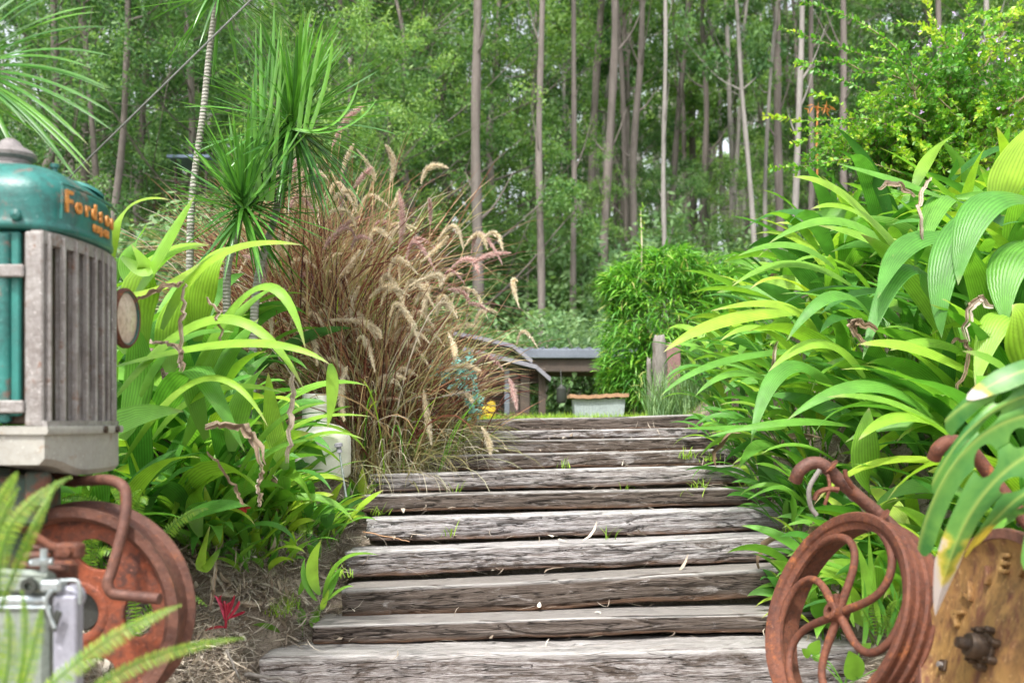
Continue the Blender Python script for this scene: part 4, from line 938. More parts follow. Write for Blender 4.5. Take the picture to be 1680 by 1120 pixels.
# ------------------------------------------------------------------ tractor (faces +x, its side to the camera)
def spart(name, mb, mat, root, ang=35):
    o = part(name, mb, mat, root); o.data.set_sharp_from_angle(angle=math.radians(ang)); return o
def tractor():
    X0, Y0, Y1 = -1.18, 2.60, 3.07; YM = (Y0+Y1)/2; W = Y1-Y0
    r = empty('tractor', (-1.5, YM, gz(-1.5, YM)), 'old teal green tractor with a grey radiator grille and rusty front wheel', 'tractor')
    def bulge(y): return .035*(1-((y-YM)/(W/2))**2)
    # header tank: domed shell
    mb = MB(); nu, nv = 56, 34; xs0, xs1 = X0-.37, X0+.012; zb = 1.732
    a = np.linspace(0, 2*PI, nu, endpoint=False); V = []
    def se(t, e): return math.copysign(abs(t)**e, t)
    prof = [(0,.985),(.004,1.012),(.014,1.02),(.022,1.005),(.03,1.0),(.06,1.0),(.09,.995)]+[(.09+.112*math.sin(p), .995*math.cos(p)**.8) for p in np.linspace(.12, PI/2-.01, 22)]
    for h, s in prof:
        for t in a:
            cx, cy = se(math.cos(t), .42), se(math.sin(t), .42)
            x = (xs0+xs1)/2+cx*(xs1-xs0)/2*s; y = YM+cy*(W/2+.008)*s
            if cx > 0: x += bulge(min(Y1, max(Y0, y)))*cx*s
            V.append((x, y, zb+h))
    i = np.arange(len(V)).reshape(-1, nu); j = np.roll(i, -1, 1)
    mb.add(V, np.stack([i[:-1], j[:-1], j[1:], i[1:]], -1).reshape(-1, 4), ng=[list(i[-1]), list(i[0][::-1])])
    spart('header_tank', mb, 'green_paint', r, 50)
    mb = MB(); c = (X0-.19, YM-.005, 1.915)
    lathe(mb, [(.001,-.01),(.05,-.01),(.05,.015),(.058,.018),(.058,.03),(.052,.034),(.052,.042),(.066,.05),(.068,.06),(.055,.072),(.034,.082),(.025,.095),(.012,.104),(.001,.106)], c, (0,0,1), 40)
    spart('radiator_cap', mb, 'grey_cap', r)
    mb = MB(); lathe(mb, [(.001,0),(.008,0),(.008,.025),(.012,.026),(.012,.036),(.001,.037)], (X0-.08, YM+.02, 1.92), (0,0,1), 12); spart('overflow_pipe', mb, 'green_paint', r)
    mb = MB(); lathe(mb, [(.001,0),(.055,0),(.05,.01),(.001,.012)], (X0-.03, YM+.1, 1.895), (.25,.25,1), 30); spart('badge_plate', mb, 'green_dark', r)
    for px, y in ((-.16, Y0-.006), (-.34, Y0-.006)):
        mb = MB(); lathe(mb, [(.001,0),(.012,0),(.015,.004),(.013,.012),(.001,.016)], (X0+px+.1, y, 1.765), (0,-1,0), 14); spart('bolt', mb, 'green_paint', r)
    # letters on the tank front
    th = .0
    def lettering(txt, size, y0, z0, sx, tilt, off=.0):
        m = frame_from((-.16,1,-.0), (0,0,1), (1,.16,0), (X0+.012+bulge(y0)+.018, y0, z0))
        return text_shape(txt, size, .005, m, sx, 'LEFT', off)
    ox = 0
    def curved(txt, size, y0, z0, gap, off, first=None):
        y = y0
        for k, ch in enumerate(txt):
            s = size*(first if first and k == 0 else 1)
            zz = z0-(s-size)*.28
            sl = -2*.035*(y+.02-YM)/(W/2)**2
            L = math.hypot(1, sl); m = frame_from((sl/L, 1/L, 0), (0,0,1), (1/L, -sl/L, 0), (X0+.012+bulge(y)+.003, y, zz))
            me = text_shape(ch, s, .0025, m, .92, 'LEFT', off); mesh_part('letter', me, 'orange_letter', r); y += gap*(1.0 if first and k == 0 else (.75 if ch in 'r' else 1))
    curved('Fordson', .058, Y0+.062, 1.795, .047, .0008, 1.4)
    curved('MAJOR', .026, Y0+.20, 1.762, .024, .0005)
    mb = MB()
    for (ya, yb, za, zb2) in [(Y0+.05, Y1-.03, 1.855, 1.860), (Y0+.05, Y0+.055, 1.765, 1.855)]:
        n = 12
        ys = np.linspace(ya, yb, n)
        tube(mb, [(X0+.014+bulge(y), y, (za+zb2)/2 if n and yb-ya > .02 else z) for y, z in zip(ys, np.linspace(za, zb2, n))], .004, 6)
    spart('raised_border', mb, 'green_paint', r)
    # grille
    mb = MB(); box(mb, (X0-.12, Y0+.03, 1.24), (X0-.045, Y1-.01, 1.73), .004); spart('radiator_core', mb, 'grease', r)
    mb = MB(); box(mb, (X0-.042, Y0-.004, 1.235), (X0+.004, Y0+.014, 1.725), .004)
    spart('corner_post', mb, 'grille_metal', r)
    for k in range(9):
        y = Y0+.022+(W-.035)*k/8; mb = MB(); xb = X0+bulge(y)
        box(mb, (xb-.008, y-.0065, 1.236), (xb+.009, y+.0065, 1.722), .003); box(mb, (xb-.018, y-.003, 1.236), (xb-.0085, y+.0005, 1.724), .001)
        spart('grille_bar', mb, 'grille_metal', r)
    n = 10
    for z0, z1, e in ((1.695, 1.728, .004), (1.225, 1.25, .014)):
        mb = MB()
        ys = np.linspace(Y0-.002, Y1+.002, n); V = []
        for y in ys:
            x = X0+bulge(min(Y1, max(Y0, y)))+e
            V += [(x-.03, y, z0), (x, y, z0), (x, y, z1), (x-.03, y, z1)]
        i = np.arange(n*4).reshape(n, 4); j = np.roll(i, -1, 1)
        mb.add(V, np.stack([i[:-1], i[1:], j[1:], j[:-1]], -1).reshape(-1, 4), ng=[list(i[0]), list(i[-1][::-1])])
        spart('grille_rail', mb, 'grille_metal', r)
    for z in (1.625, 1.285):
        mb = MB(); box(mb, (X0-.115, Y0-.014, z-.016), (X0-.04, Y0-.002, z+.016), .008)
        lathe(mb, [(.001,.0),(.017,0),(.017,.012),(.001,.013)], (X0-.115, Y0-.001, z), (0,-1,0), 20)
        o = spart('bracket', mb, 'grille_metal', r)
        mb = MB(); lathe(mb, [(.001,0),(.008,0),(.008,.006),(.005,.009),(.001,.01)], (X0-.115, Y0-.0145, z), (0,-1,0), 6); q = spart('bolt', mb, 'rust', o)
    # side panels
    mb = MB(); box(mb, (-2.3, Y0+.01, 1.262), (X0-.06, Y0+.03, 1.728), .004); spart('side_panel', mb, 'green_dark', r)
    mb = MB(); tube(mb, [(X0-.10, Y0+.012, 1.27), (X0-.10, Y0+.012, 1.72)], .019, 14); spart('panel_moulding', mb, 'green_paint', r)
    mb = MB(); box(mb, (-2.3, Y0+.0, 1.245), (X0-.085, Y0+.03, 1.272), .006); spart('panel_edge', mb, 'green_paint', r)
    mb = MB(); tube(mb, smooth_path([(-2.3, Y0+.03, 1.232), (-1.35, Y0+.03, 1.232)], 2), .012, 8); spart('rubber_strip', mb, 'dark_metal', r)
    mb = MB(); box(mb, (-1.345, Y0-.004, 1.44), (-1.335, Y0+.01, 1.452), .002); spart('clip', mb, 'orange_letter', r)
    # lower casting
    mb = MB(); pts = [(-.05,1.228),(.0,1.228),(.0,1.12),(-.02,1.112),(-.05,1.105)]
    V = []; n = 14
    for k, y in enumerate(np.linspace(Y0-.012, Y1+.006, n)):
        x = X0+bulge(min(Y1, max(Y0, y)))+.012; dz = -.035*sm(y, Y0, Y0+.16)
        V += [(x-.36, y, 1.226), (x, y, 1.226), (x, y, 1.155+dz), (x-.015, y, 1.14+dz), (x-.14, y, 1.14+dz*.6), (x-.2, y, 1.155), (x-.36, y, 1.16)]
    i = np.arange(n*7).reshape(n, 7); j = np.roll(i, -1, 1)
    mb.add(V, np.stack([i[:-1], i[1:], j[1:], j[:-1]], -1).reshape(-1, 4), ng=[list(i[0]), list(i[-1][::-1])])
    spart('lower_casting', mb, 'cast_alu', r)
    mb = MB(); V = []; n = 14
    for y in np.linspace(Y0-.02, Y1+.012, n):
        x = X0+bulge(min(Y1, max(Y0, y)))+.022
        V += [(x-.3, y, 1.216), (x, y, 1.216), (x+.003, y, 1.226), (x, y, 1.236), (x-.3, y, 1.236)]
    i = np.arange(n*5).reshape(n, 5); j = np.roll(i, -1, 1)
    mb.add(V, np.stack([i[:-1], i[1:], j[1:], j[:-1]], -1).reshape(-1, 4), ng=[list(i[0]), list(i[-1][::-1])])
    spart('casting_flange', mb, 'cast_alu', r)
    for y in (Y0+.25, Y0+.36):
        mb = MB(); x = X0+bulge(y)+.026; lathe(mb, [(.001,0),(.01,0),(.01,.006),(.001,.009)], (x, y, 1.226), (1,0,0), 10); spart('bolt', mb, 'grease', r)
    mb = MB(); box(mb, (-2.4, Y0-.004, 1.14), (X0-.34, Y1, 1.222), .008); spart('side_casting', mb, 'cast_alu', r)
    mb = MB(); box(mb, (-2.4, Y0+.08, .82), (X0-.1, Y1-.1, 1.125), .03); box(mb, (X0-.14, Y0+.05, .98), (X0-.03, Y0+.15, 1.11), .01); spart('engine_block', mb, 'engine_green', r)
    mb = MB(); box(mb, (X0-.06, Y0+.03, 1.03), (X0-.0, Y0+.06, 1.12), .006); spart('mounting_bracket', mb, 'engine_green', r)
    # wheel: rim with flange, pressed disc with oval holes, hub
    c = P(128, 1004, 2.76); ax = np.array((.0,-1.,0)); c1 = c
    mb = MB(); Rr = .292
    lathe(mb, [(Rr,-.075),(Rr,-.066),(Rr-.02,-.06),(Rr-.028,-.02),(Rr-.028,.02),(Rr-.02,.045),(Rr-.006,.052),(Rr-.006,.062),(Rr-.032,.06),(Rr-.045,.045),(Rr-.05,.0),(Rr-.05,-.04),(Rr-.03,-.075)], c, ax, 120, closed=True)
    spart('wheel_rim', mb, 'pink_rust', r, 40)
    outl = [[(.245*math.cos(t), .245*math.sin(t)) for t in np.linspace(0, 2*PI, 80, endpoint=False)], [(.063*math.cos(t), .063*math.sin(t)) for t in np.linspace(0, 2*PI, 40, endpoint=False)]]
    for k in range(5):
        an = math.radians(70+k*72); cx, cy = .165*math.cos(an), .165*math.sin(an)
        outl.append([(cx+.042*math.cos(t)*math.cos(an)-.062*math.sin(t)*math.sin(an), cy+.042*math.cos(t)*math.sin(an)+.062*math.sin(t)*math.cos(an)) for t in np.linspace(0, 2*PI, 36, endpoint=False)])
    cc = c+np.array((0,-.005,0))
    me = curve_shape(outl, .008, .004, frame_from((1,0,0), (0,0,1), (0,-1,0), cc)); mesh_part('wheel_disc', me, 'orange_rust', r)
    mb = MB(); lathe(mb, [(.0615,-.03),(.0615,.012),(.075,.018),(.088,.012),(.095,-.001)], c, ax, 60); spart('disc_rib', mb, 'orange_rust', r, 60)
    mb = MB(); lathe(mb, [(.001,.0),(.05,.0),(.056,-.02),(.056,-.12)], c+np.array((0,.02,0)), ax, 40); spart('hub', mb, 'dark_metal', r)
    mb = MB(); tube(mb, [c+np.array((0,.05,0)), c+np.array((0,.45,.02))], .03, 12); spart('axle', mb, 'engine_green', r)
    mb = MB(); pts = [P(120,789,2.82), P(150,788,2.78), P(178,787,2.74), P(200,796,2.71), P(207,815,2.7), P(203,860,2.68), P(185,930,2.66), P(177,955,2.65), P(184,972,2.65), P(205,976,2.65), P(235,979,2.64), P(262,982,2.63)]
    tube(mb, smooth_path(pts, 7), .0145, 16); spart('crank_handle', mb, 'pink_rust', r, 60)
    mb = MB(); tube(mb, [P(60,778,2.85), P(125,789,2.82)], .018, 12); spart('crank_shaft', mb, 'rust', r)
    # lamp
    lc = P(206, 522, 3.15); la = unit(np.array((1,-.06,-.02))); mb = MB()
    lathe(mb, [(.001,-.13),(.03,-.128),(.06,-.10),(.078,-.05),(.084,-.01),(.09,-.008),(.09,.004),(.084,.01),(.078,.008),(.078,.0)], lc, la, 48)
    h = spart('headlight', mb, 'green_paint', r)
    mb = MB(); lathe(mb, [(.0775,.004),(.082,.0115),(.0855,.011),(.0915,.004),(.0915,-.006),(.0855,-.007)], lc, la, 48); spart('rim', mb, 'rust', h)
    mb = MB(); lathe(mb, [(.001,.014),(.03,.0125),(.06,.008),(.0785,.002)], lc, la, 48); spart('lens', mb, 'lens', h)
    mb = MB(); tube(mb, smooth_path([lc+np.array((-.06,0,-.08)), lc+np.array((-.1,0,-.13)), (X0-.15, Y1, 1.44)], 5), .011, 8); spart('bracket', mb, 'dark_metal', h)
tractor()

def metal_box():
    d = 2.2; r = empty('metal_box', P(60, 1250, d), 'grey metal box with lilac side plate and wire clamp before the tractor wheel', 'metal box')
    a, b = P(-60, 985, d), P(86, 1300, d)
    mb = MB(); box(mb, (a[0], d, b[2]), (b[0]-.012, d+.09, a[2]), .012); spart('case', mb, 'box_green', r)
    mb = MB(); tube(mb, [P(-60,984,d+.01), P(84,984,d+.01)], .016, 12); tube(mb, [P(-60,996,d-.002), P(84,996,d-.002)], .005, 8); spart('lid_rim', mb, 'zinc', r)
    a, b = P(86, 968, d-.01), P(128, 1300, d)
    mb = MB(); box(mb, (a[0], d-.01, b[2]), (b[0], d+.03, a[2]-.012), .004)
    lathe(mb, [(.001,.0),(.02,0),(.026,-.006),(.026,-.04)], ((a[0]+b[0])/2, d, a[2]-.02), (0,-1,0), 30); spart('side_plate', mb, 'box_lilac', r)
    mb = MB(); a, b = P(5, 942, d), P(78, 972, d); box(mb, (a[0]-.1, d-.01, b[2]), (b[0], d+.05, a[2]), .008); tube(mb, [P(-40,938,d), P(80,943,d)], .010, 10); spart('hinge_arm', mb, 'box_green', r)
    mb = MB(); lathe(mb, [(.008,0),(.017,0),(.017,.012),(.008,.012)], P(50,960,d-.012), (0,-1,0), 20, closed=True); spart('eyelet', mb, 'dark_metal', r)
    mb = MB(); tube(mb, [P(72,900,d), P(72,945,d)], .008, 10); tube(mb, [P(50,923,d-.005), P(86,921,d-.005)], .007, 10); lathe(mb, [(.001,0),(.022,0),(.022,.01),(.001,.012)], P(70,924,d), (0,0,1), 20)
    a, b = P(70, 950, d), P(105, 970, d); box(mb, (a[0], d-.02, b[2]), (b[0], d+.02, a[2]), .006); spart('clamp_screw', mb, 'zinc', r)
    mb = MB(); tube(mb, smooth_path([P(84,968,d-.03), P(76,985,d-.03), P(82,1010,d-.03), P(90,1030,d-.03)], 5), .0045, 8); tube(mb, smooth_path([P(100,952,d-.02), P(125,952,d-.02), P(131,965,d-.02), P(131,990,d-.02)], 5), .004, 8)
    spart('wire_clamp', mb, 'zinc', r)
    mb = MB(); box(mb, P(84,1035,d-.03), P(98,1000,d-.025), .003, roty(.35)); spart('latch_tongue', mb, 'dark_metal', r)
    mb = MB(); tube(mb, [P(50,873,d+.04), P(80,893,d+.04), P(108,905,d+.05)], [.007,.009,.012], 10); a, b = P(95,890,d+.05), P(120,920,d); box(mb, (a[0], d+.03, b[2]), (b[0], d+.07, a[2]), .006)
    lathe(mb, [(.001,0),(.012,0),(.012,.012),(.001,.014)], P(110,904,d+.03), (0,-1,0), 6); spart('lever', mb, 'rust', r)
    mb = MB(); tube(mb, [P(40,912,d+.05), P(84,908,d+.05)], .009, 10); tube(mb, [P(30,926,d+.06), P(112,932,d+.06)], .008, 10); tube(mb, [P(55,897,d+.05), P(78,898,d+.05)], .006, 10); spart('rod', mb, 'pink_rust', r)
    mb = MB(); a, b = P(20, 930, d), P(92, 990, d); box(mb, (a[0], d+.09, b[2]), (b[0], d+.12, a[2]), .01); spart('rear_plate', mb, 'rust', r)
metal_box()

# ------------------------------------------------------------------ iron wheels
def wheel_frame(px, py, d, cn, cr, cu):
    c = P(px, py, d); v = unit(c-np.array([0,0,CZ])); rt = unit(np.cross(v, UP)); up = np.cross(rt, v)
    n = unit(-v*cn+rt*cr+up*cu); e2 = unit(up-n*np.dot(up, n)); e1 = np.cross(e2, n); return c, n, e1, e2
def spoke_wheel():
    c, n, e1, e2 = wheel_frame(1364, 1002, 3.3, .60, -.76, .26); R0 = .335
    r = empty('iron_wheel', c, 'rusty iron flywheel with six curved spokes standing at the right edge of the steps', 'wheel')
    mb = MB()
    lathe(mb, [(R0-.030,-.004),(R0-.022,.001),(R0-.006,.004),(R0,-.002),(R0,-.012),(R0-.010,-.018),(R0-.011,-.036),(R0-.003,-.040),(R0-.003,-.046),(R0-.011,-.05),(R0-.011,-.072),(R0-.002,-.077),(R0-.002,-.084),(R0-.01,-.088),(R0-.01,-.104),(R0,-.108),(R0,-.118),(R0-.024,-.118),(R0-.030,-.09),(R0-.034,-.05),(R0-.052,-.034),(R0-.052,-.022),(R0-.034,-.012)], c, n, 150, closed=True)
    spart('rim', mb, 'rust', r, 30)
    mb = MB(); lathe(mb, [(.012,.03),(.024,.032),(.029,.028),(.031,-.03),(.012,-.03)], c-n*.02, n, 30, closed=True)
    lathe(mb, [(.001,.0),(.011,.0),(.011,.03),(.001,.032)], c+e2*.03-n*.015, unit(e2*.8+n*.3), 6); hub = spart('hub', mb, 'rust', r, 40)
    for k in range(6):
        a0 = math.radians(82+60*k); t = np.linspace(0, 1, 22)
        rr = .024+(R0-.066)*np.sin(t*PI/2)**.95; an = a0+.95*t**1.7-.18*np.sin(t*PI)
        pts = c[None]+(-n*.028)[None]+e1[None]*(rr*np.cos(an))[:, None]+e2[None]*(rr*np.sin(an))[:, None]
        mb = MB(); tube(mb, pts, .0145-.002*np.sin(t*PI)-.009*np.maximum(0, t-.86)/.14, 12); spart('spoke', mb, 'rust', r, 80)
    # bent pipe behind
    mb = MB(); pp = smooth_path([P(1305,788,3.52), P(1312,772,3.5), P(1330,760,3.5), P(1352,764,3.5), P(1385,795,3.5), P(1440,842,3.52), P(1520,915,3.5), P(1640,1020,3.45)], 8)
    tube(mb, pp, .0225, 16)
    q = empty('bent_pipe', P(1640,1020,3.45), 'rusty bent pipe with a hooked end above the spoked wheel', 'pipe'); spart('pipe', mb, 'pink_rust', q, 80)
    mb = MB()
    for u in (P(1363,764,3.48), P(1448,845,3.48)): lathe(mb, [(.001,0),(.028,0),(.028,.006),(.001,.007)], u, (.8,0,-.7), 14)
    tube(mb, [P(1386,770,3.45), P(1388,782,3.45), P(1400,800,3.46)], .008, 8); spart('collar', mb, 'rust', q)
    mb = MB(); tube(mb, smooth_path([P(1336,820,3.47), P(1342,808,3.47), P(1360,802,3.46), P(1376,803,3.46)], 6), .009, 8); tube(mb, smooth_path([P(1358,778,3.47), P(1361,800,3.46), P(1353,828,3.46)], 5), .006, 8); spart('hook', mb, 'rust', q)
    mb = MB(); tube(mb, smooth_path([P(1345,770,3.44), P(1328,800,3.44), P(1330,830,3.44), P(1340,845,3.44)], 6), .008, 8); spart('curved_bar', mb, 'grey_wood', q)
spoke_wheel()
def disc_wheel():
    c, n, e1, e2 = wheel_frame(1612, 1062, 2.75, .53, -.83, .14); R0 = .325
    r = empty('disc_wheel', c, 'ochre rusted solid disc wheel with raised letters and a greasy hub, under the monstera leaf', 'wheel')
    mb = MB(); lathe(mb, [(.03,-.012),(.09,-.012),(.13,-.022),(.20,-.026),(.262,-.022),(.285,-.008),(.295,.0),(.30,-.03),(.26,-.045),(.03,-.04)], c, n, 140); spart('disc', mb, 'ochre_rust', r, 40)
    mb = MB(); lathe(mb, [(.293,-.012),(.296,.004),(R0-.004,.006),(R0,.0),(R0,-.016),(R0-.014,-.024),(R0-.014,-.052),(R0-.004,-.058),(R0-.004,-.072),(R0-.014,-.076),(R0-.014,-.13),(R0,-.136),(R0,-.15),(R0-.03,-.15),(R0-.034,-.02)], c, n, 140, closed=True); spart('rim', mb, 'pink_rust', r, 35)
    mb = MB(); lathe(mb, [(.001,.075),(.014,.075),(.016,.066),(.016,.045),(.030,.045),(.034,.038),(.034,.0),(.040,-.004),(.040,-.02)], c, n, 36); hub = spart('hub', mb, 'grease', r)
    for k in range(7):
        an = 2*PI*k/7+.3; q = c+e1*.052*math.cos(an)+e2*.052*math.sin(an)-n*.02
        mb = MB(); lathe(mb, [(.001,.032),(.009,.032),(.011,.028),(.011,.006),(.015,.005),(.015,.0)], q, n, 6 if k % 2 else 8); tube(mb, [q+n*.03, q+n*.042], .005, 8); spart('nut', mb, 'grease', r)
    for ch, (dx, dy), rot in [('A', (-.46,.235), 0), ('V', (-.34,.40), 0), ('I', (-.13,.54), 0), ('E', (.06,.635), 0), ('I', (.30,.60), 0), ('I', (.47,.50), 0), ('I', (.52,-.55), 0), ('I', (-.05,-.64), 0)]:
        p = c+e1*dx*R0+e2*dy*R0-n*.018; o = unit(e1*dx+e2*dy); xr = np.cross(o, n)
        me = text_shape(ch, .072, .007, frame_from(xr, o, n, p), 1.0, 'CENTER'); mesh_part('letter', me, 'ochre_rust', r)
    p = c-e1*.21-e2*.055-n*.02; mb = MB(); box(mb, -np.array((.016,.016,.004)), np.array((.016,.016,.004)), .002); mb.v = [v @ np.stack([e1, e2, n])+p for v in mb.v]; spart('square_hole', mb, 'grease', r)
    mb = MB(); lathe(mb, [(.001,.0),(.009,.0),(.009,.012),(.001,.014)], p+n*.004, n, 6); spart('bolt', mb, 'grille_metal', r)
    mb = MB(); tube(mb, smooth_path([P(1532,752,3.1), P(1540,735,3.08), P(1560,724,3.08), P(1590,736,3.1), P(1640,800,3.1), P(1720,900,3.0)], 8), .021, 14); 
    q = empty('bent_pipe', P(1720,900,3.0), 'second rusty hooked pipe, half hidden under the monstera leaf', 'pipe'); spart('pipe', mb, 'rust', q, 80)
disc_wheel()

# ------------------------------------------------------------------ white container, stake light
def container():
    d = 5.75; c = P(505, 800, d); c[1] += .2; c[2] += .05
    r = empty('plastic_container', c, 'white plastic container with a narrow neck among the palm grass left of the steps', 'container'); s = d/F
    mb = MB(); lathe(mb, [(.001,0),(.19,0),(.205,.02),(.207,.12),(.205,.13),(.207,.14),(.207,.148),(.206,.22),(.19,.262),(.15,.29),(.085,.31),(.076,.325)], c, (0,0,1), 60); spart('body', mb, 'white_plastic', r, 50)
    mb = MB(); lathe(mb, [(.074,.32),(.072,.33),(.072,.40),(.078,.404),(.078,.42),(.072,.424),(.072,.47),(.066,.476),(.001,.477)], c, (0,0,1), 40); spart('neck', mb, 'white_plastic', r, 50)
    r = empty('stake_light', P(569, 815, 5.3), 'slim metal garden stake light beside the white container', 'garden light')
    mb = MB(); tube(mb, [P(557,742,5.3), P(568,815,5.3)], .0055, 8); spart('stake', mb, 'zinc', r)
    mb = MB(); ax = P(557,742,5.3)-P(568,815,5.3); lathe(mb, [(.001,.05),(.012,.05),(.022,.046),(.022,.03),(.012,.028),(.015,.0),(.001,-.002)], P(557,742,5.3), ax, 20); spart('lamp_head', mb, 'pale_trim', r)
container()

# ------------------------------------------------------------------ yard on top: sheds, trough, posts
def prism(mb, poly, y0, y1):
    n = len(poly); V = [(x, y0, z) for x, z in poly]+[(x, y1, z) for x, z in poly]
    mb.add(V, [(k, (k+1) % n, n+(k+1) % n, n+k) for k in range(n)], ng=[list(range(n))[::-1], list(range(n, 2*n))])
def yard():
    def X(px, d): return (px-840)/F*d
    def Z(py, d): return CZ+(HY-py)/F*d
    d = 15.5; r = empty('open_shed', (X(960,d), d, gz(X(960,d), d)), 'low open shed with blue grey metal roof edge behind the lawn', 'shed')
    mb = MB(); n = 60; V = []
    for k in range(n+1):
        x = X(846,d)+(X(1230,d)-X(846,d))*k/n; z = .02*math.sin(k*PI/1.5)
        V += [(x, d-.05, Z(571,d)+z), (x, d+4, Z(571,d)+.05+z), (x, d+4, Z(571,d)+.03+z), (x, d-.05, Z(571,d)-.02+z)]
    i = np.arange((n+1)*4).reshape(-1, 4); j = np.roll(i, -1, 1); mb.add(V, np.stack([i[:-1], i[1:], j[1:], j[:-1]], -1).reshape(-1, 4)); spart('roof', mb, 'roof_grey', r)
    mb = MB(); box(mb, (X(848,d), d-.1, Z(588,d)), (X(1230,d), d-.06, Z(573,d)), .01); spart('gutter', mb, 'roof_grey', r)
    mb = MB(); box(mb, (X(850,d), d-.03, Z(610,d)), (X(1230,d), d+.07, Z(588.5,d)), .01); box(mb, (X(850,d), d+.5, Z(614,d)), (X(1230,d), d+.56, Z(596,d)), .01); box(mb, (X(850,d), d+.1, Z(600,d)), (X(1230,d), d+3.9, Z(598,d)), .01); spart('beam', mb, 'dark_timber', r)
    for px in (852, 1085, 1210):
        mb = MB(); box(mb, (X(px,d), d, gz(X(px,d),d)-.1), (X(px,d)+.12, d+.12, Z(600,d)), .01); spart('post', mb, 'dark_timber', r)
    for px in (870, 1040, 1200):
        mb = MB(); box(mb, (X(px,d), d+3.7, gz(X(px,d),d)-.1), (X(px,d)+.12, d+3.82, Z(590,d)+.2), .01); spart('post', mb, 'dark_timber', r)
    mb = MB(); lathe(mb, [(.001,-.12),(.05,-.12),(.065,-.09),(.065,.07),(.03,.1),(.02,.12),(.001,.125)], (X(921,13.5), 13.5, Z(646,13.5)), (0,0,1), 20)
    r = empty('lantern', (X(921,13.5), 13.5, Z(646,13.5)), 'dark lantern hanging under the low shed roof', 'lantern'); spart('body', mb, 'dark_metal', r)
    mb = MB(); tube(mb, [(X(921,13.5), 13.5, Z(637,13.5)), (X(921,13.5), 13.7, Z(605,13.5))], .006, 6); spart('hanging_wire', mb, 'dark_metal', r)
    # folded shelter roofs
    d = 11
    for k, (pts, lab, posts) in enumerate([([(740,545),(786,553),(842,566),(874,592)], 'upper folded metal awning roof with pale edge, behind the dry grass', [(800,640,14)]),
                                           ([(760,571),(808,582),(880,600),(904,621)], 'lower folded metal awning roof on dark posts, behind the dry grass', [(862,1,.10),(888,1,.05),(893,1,.04),(832,1,.06),(842,1,.12)])]):
        dd = d+(.9 if k == 0 else 0); r = empty('awning', (X(pts[1][0],dd), dd, gz(X(pts[1][0],dd),dd)), lab, 'awning')
        q = [(X(a,dd), Z(b,dd)) for a, b in pts]; mb = MB(); prism(mb, q+[(x-.01, z-.03) for x, z in q[::-1]], dd+.01, dd+1.5); spart('roof_sheet', mb, 'dark_metal', r)
        mb = MB(); prism(mb, [(x, z+.012) for x, z in q]+[(x-.01, z-.03) for x, z in q[::-1]], dd-.03, dd+.008); spart('edge_trim', mb, 'pale_trim', r)
        if k == 1:
            mb = MB(); box(mb, (X(770,dd), dd+.2, Z(628,dd)), (X(890,dd), dd+.26, Z(604,dd)), .01); spart('beam', mb, 'dark_timber', r)
            mb = MB(); box(mb, (X(782,dd), dd+.9, gz(X(782,dd),dd)), (X(828,dd), dd+.95, Z(606,dd)), .01); spart('back_wall', mb, 'dark_timber', r)
            for px, _, w in posts:
                mb = MB(); box(mb, (X(px,dd)-w/2, dd+.1+.02*w, gz(X(px,dd),dd)-.1), (X(px,dd)+w/2, dd+.18, Z(603,dd)), .008); spart('post', mb, 'roof_grey' if px == 832 else 'dark_timber', r)
        else:
            for px in (765, 850):
                mb = MB(); box(mb, (X(px,dd)-.03, dd+1.2, gz(X(px,dd),dd)-.1), (X(px,dd)+.03, dd+1.26, Z(580,dd)), .008); spart('post', mb, 'dark_timber', r)
    d = 10; r = empty('trough', (X(982,d), d, gz(X(982,d),d)), 'grey fibro trough with a warped wooden slab lid on the lawn', 'trough')
    mb = MB(); V = []; n = 16
    for k in range(n+1):
        x = X(934,d)+(X(1031,d)-X(934,d))*k/n; z = Z(646.5,d)-.008*math.sin(k*.35)+.004*math.sin(k*2.1); V += [(x, d-.04, z), (x, d+.4, z), (x, d+.4, z-.035), (x, d-.04, z-.035)]
    i = np.arange((n+1)*4).reshape(-1, 4); j = np.roll(i, -1, 1); mb.add(V, np.stack([i[:-1], i[1:], j[1:], j[:-1]], -1).reshape(-1, 4), ng=[list(i[0]), list(i[-1][::-1])]); spart('lid', mb, 'slab_wood', r)
    mb = MB(); prism(mb, [(X(945,d), gz(.9,d)-.05), (X(1022,d), gz(.9,d)-.05), (X(1026,d), Z(654,d)), (X(941,d), Z(654,d))], d, d+.35); spart('basin', mb, 'fibro', r)
    d = 9.2; c = np.array((X(797,d), d, gz(X(797,d),d)-.02)); mb = MB(); lathe(mb, [(.001,0),(.085,0),(.09,.01),(.09,.12),(.085,.13),(.09,.14),(.085,.17),(.06,.185),(.001,.187)], c, (0,0,1), 30)
    r = empty('drum', c, 'small yellow drum at the edge of the lawn behind the dry grass', 'drum'); spart('body', mb, 'yellow_paint', r)
    mb = MB(); lathe(mb, [(.001,.012),(.02,.012),(.02,.0)], c+np.array((.03,0,.185)), (0,0,1), 14); spart('cap', mb, 'dark_metal', r)
    for px, py, dd, w, t, lab in [(1085,552,9.4,.13,.06,'tall split grey timber post in front of the leafy hedge'), (1068,588,9.3,.045,.03,'short thin grey timber post left of the tall split post')]:
        mb = MB(); z0 = gz(X(px,dd),dd)-.1; z1 = Z(py,dd); V = []; n = 12
        for k in range(n+1):
            f = k/n; cx = X(px,dd)-.02*f; ww = w/2*(1+.1*math.sin(k*1.7))*(1 if k < n else .7)
            for a in range(10): V.append((cx+ww*math.cos(a*PI/5)*(1+.15*math.sin(a*3.1)), dd+ww*.7*math.sin(a*PI/5), z0+(z1-z0)*f+(.02*math.sin(a*2.3) if k == n else 0)))
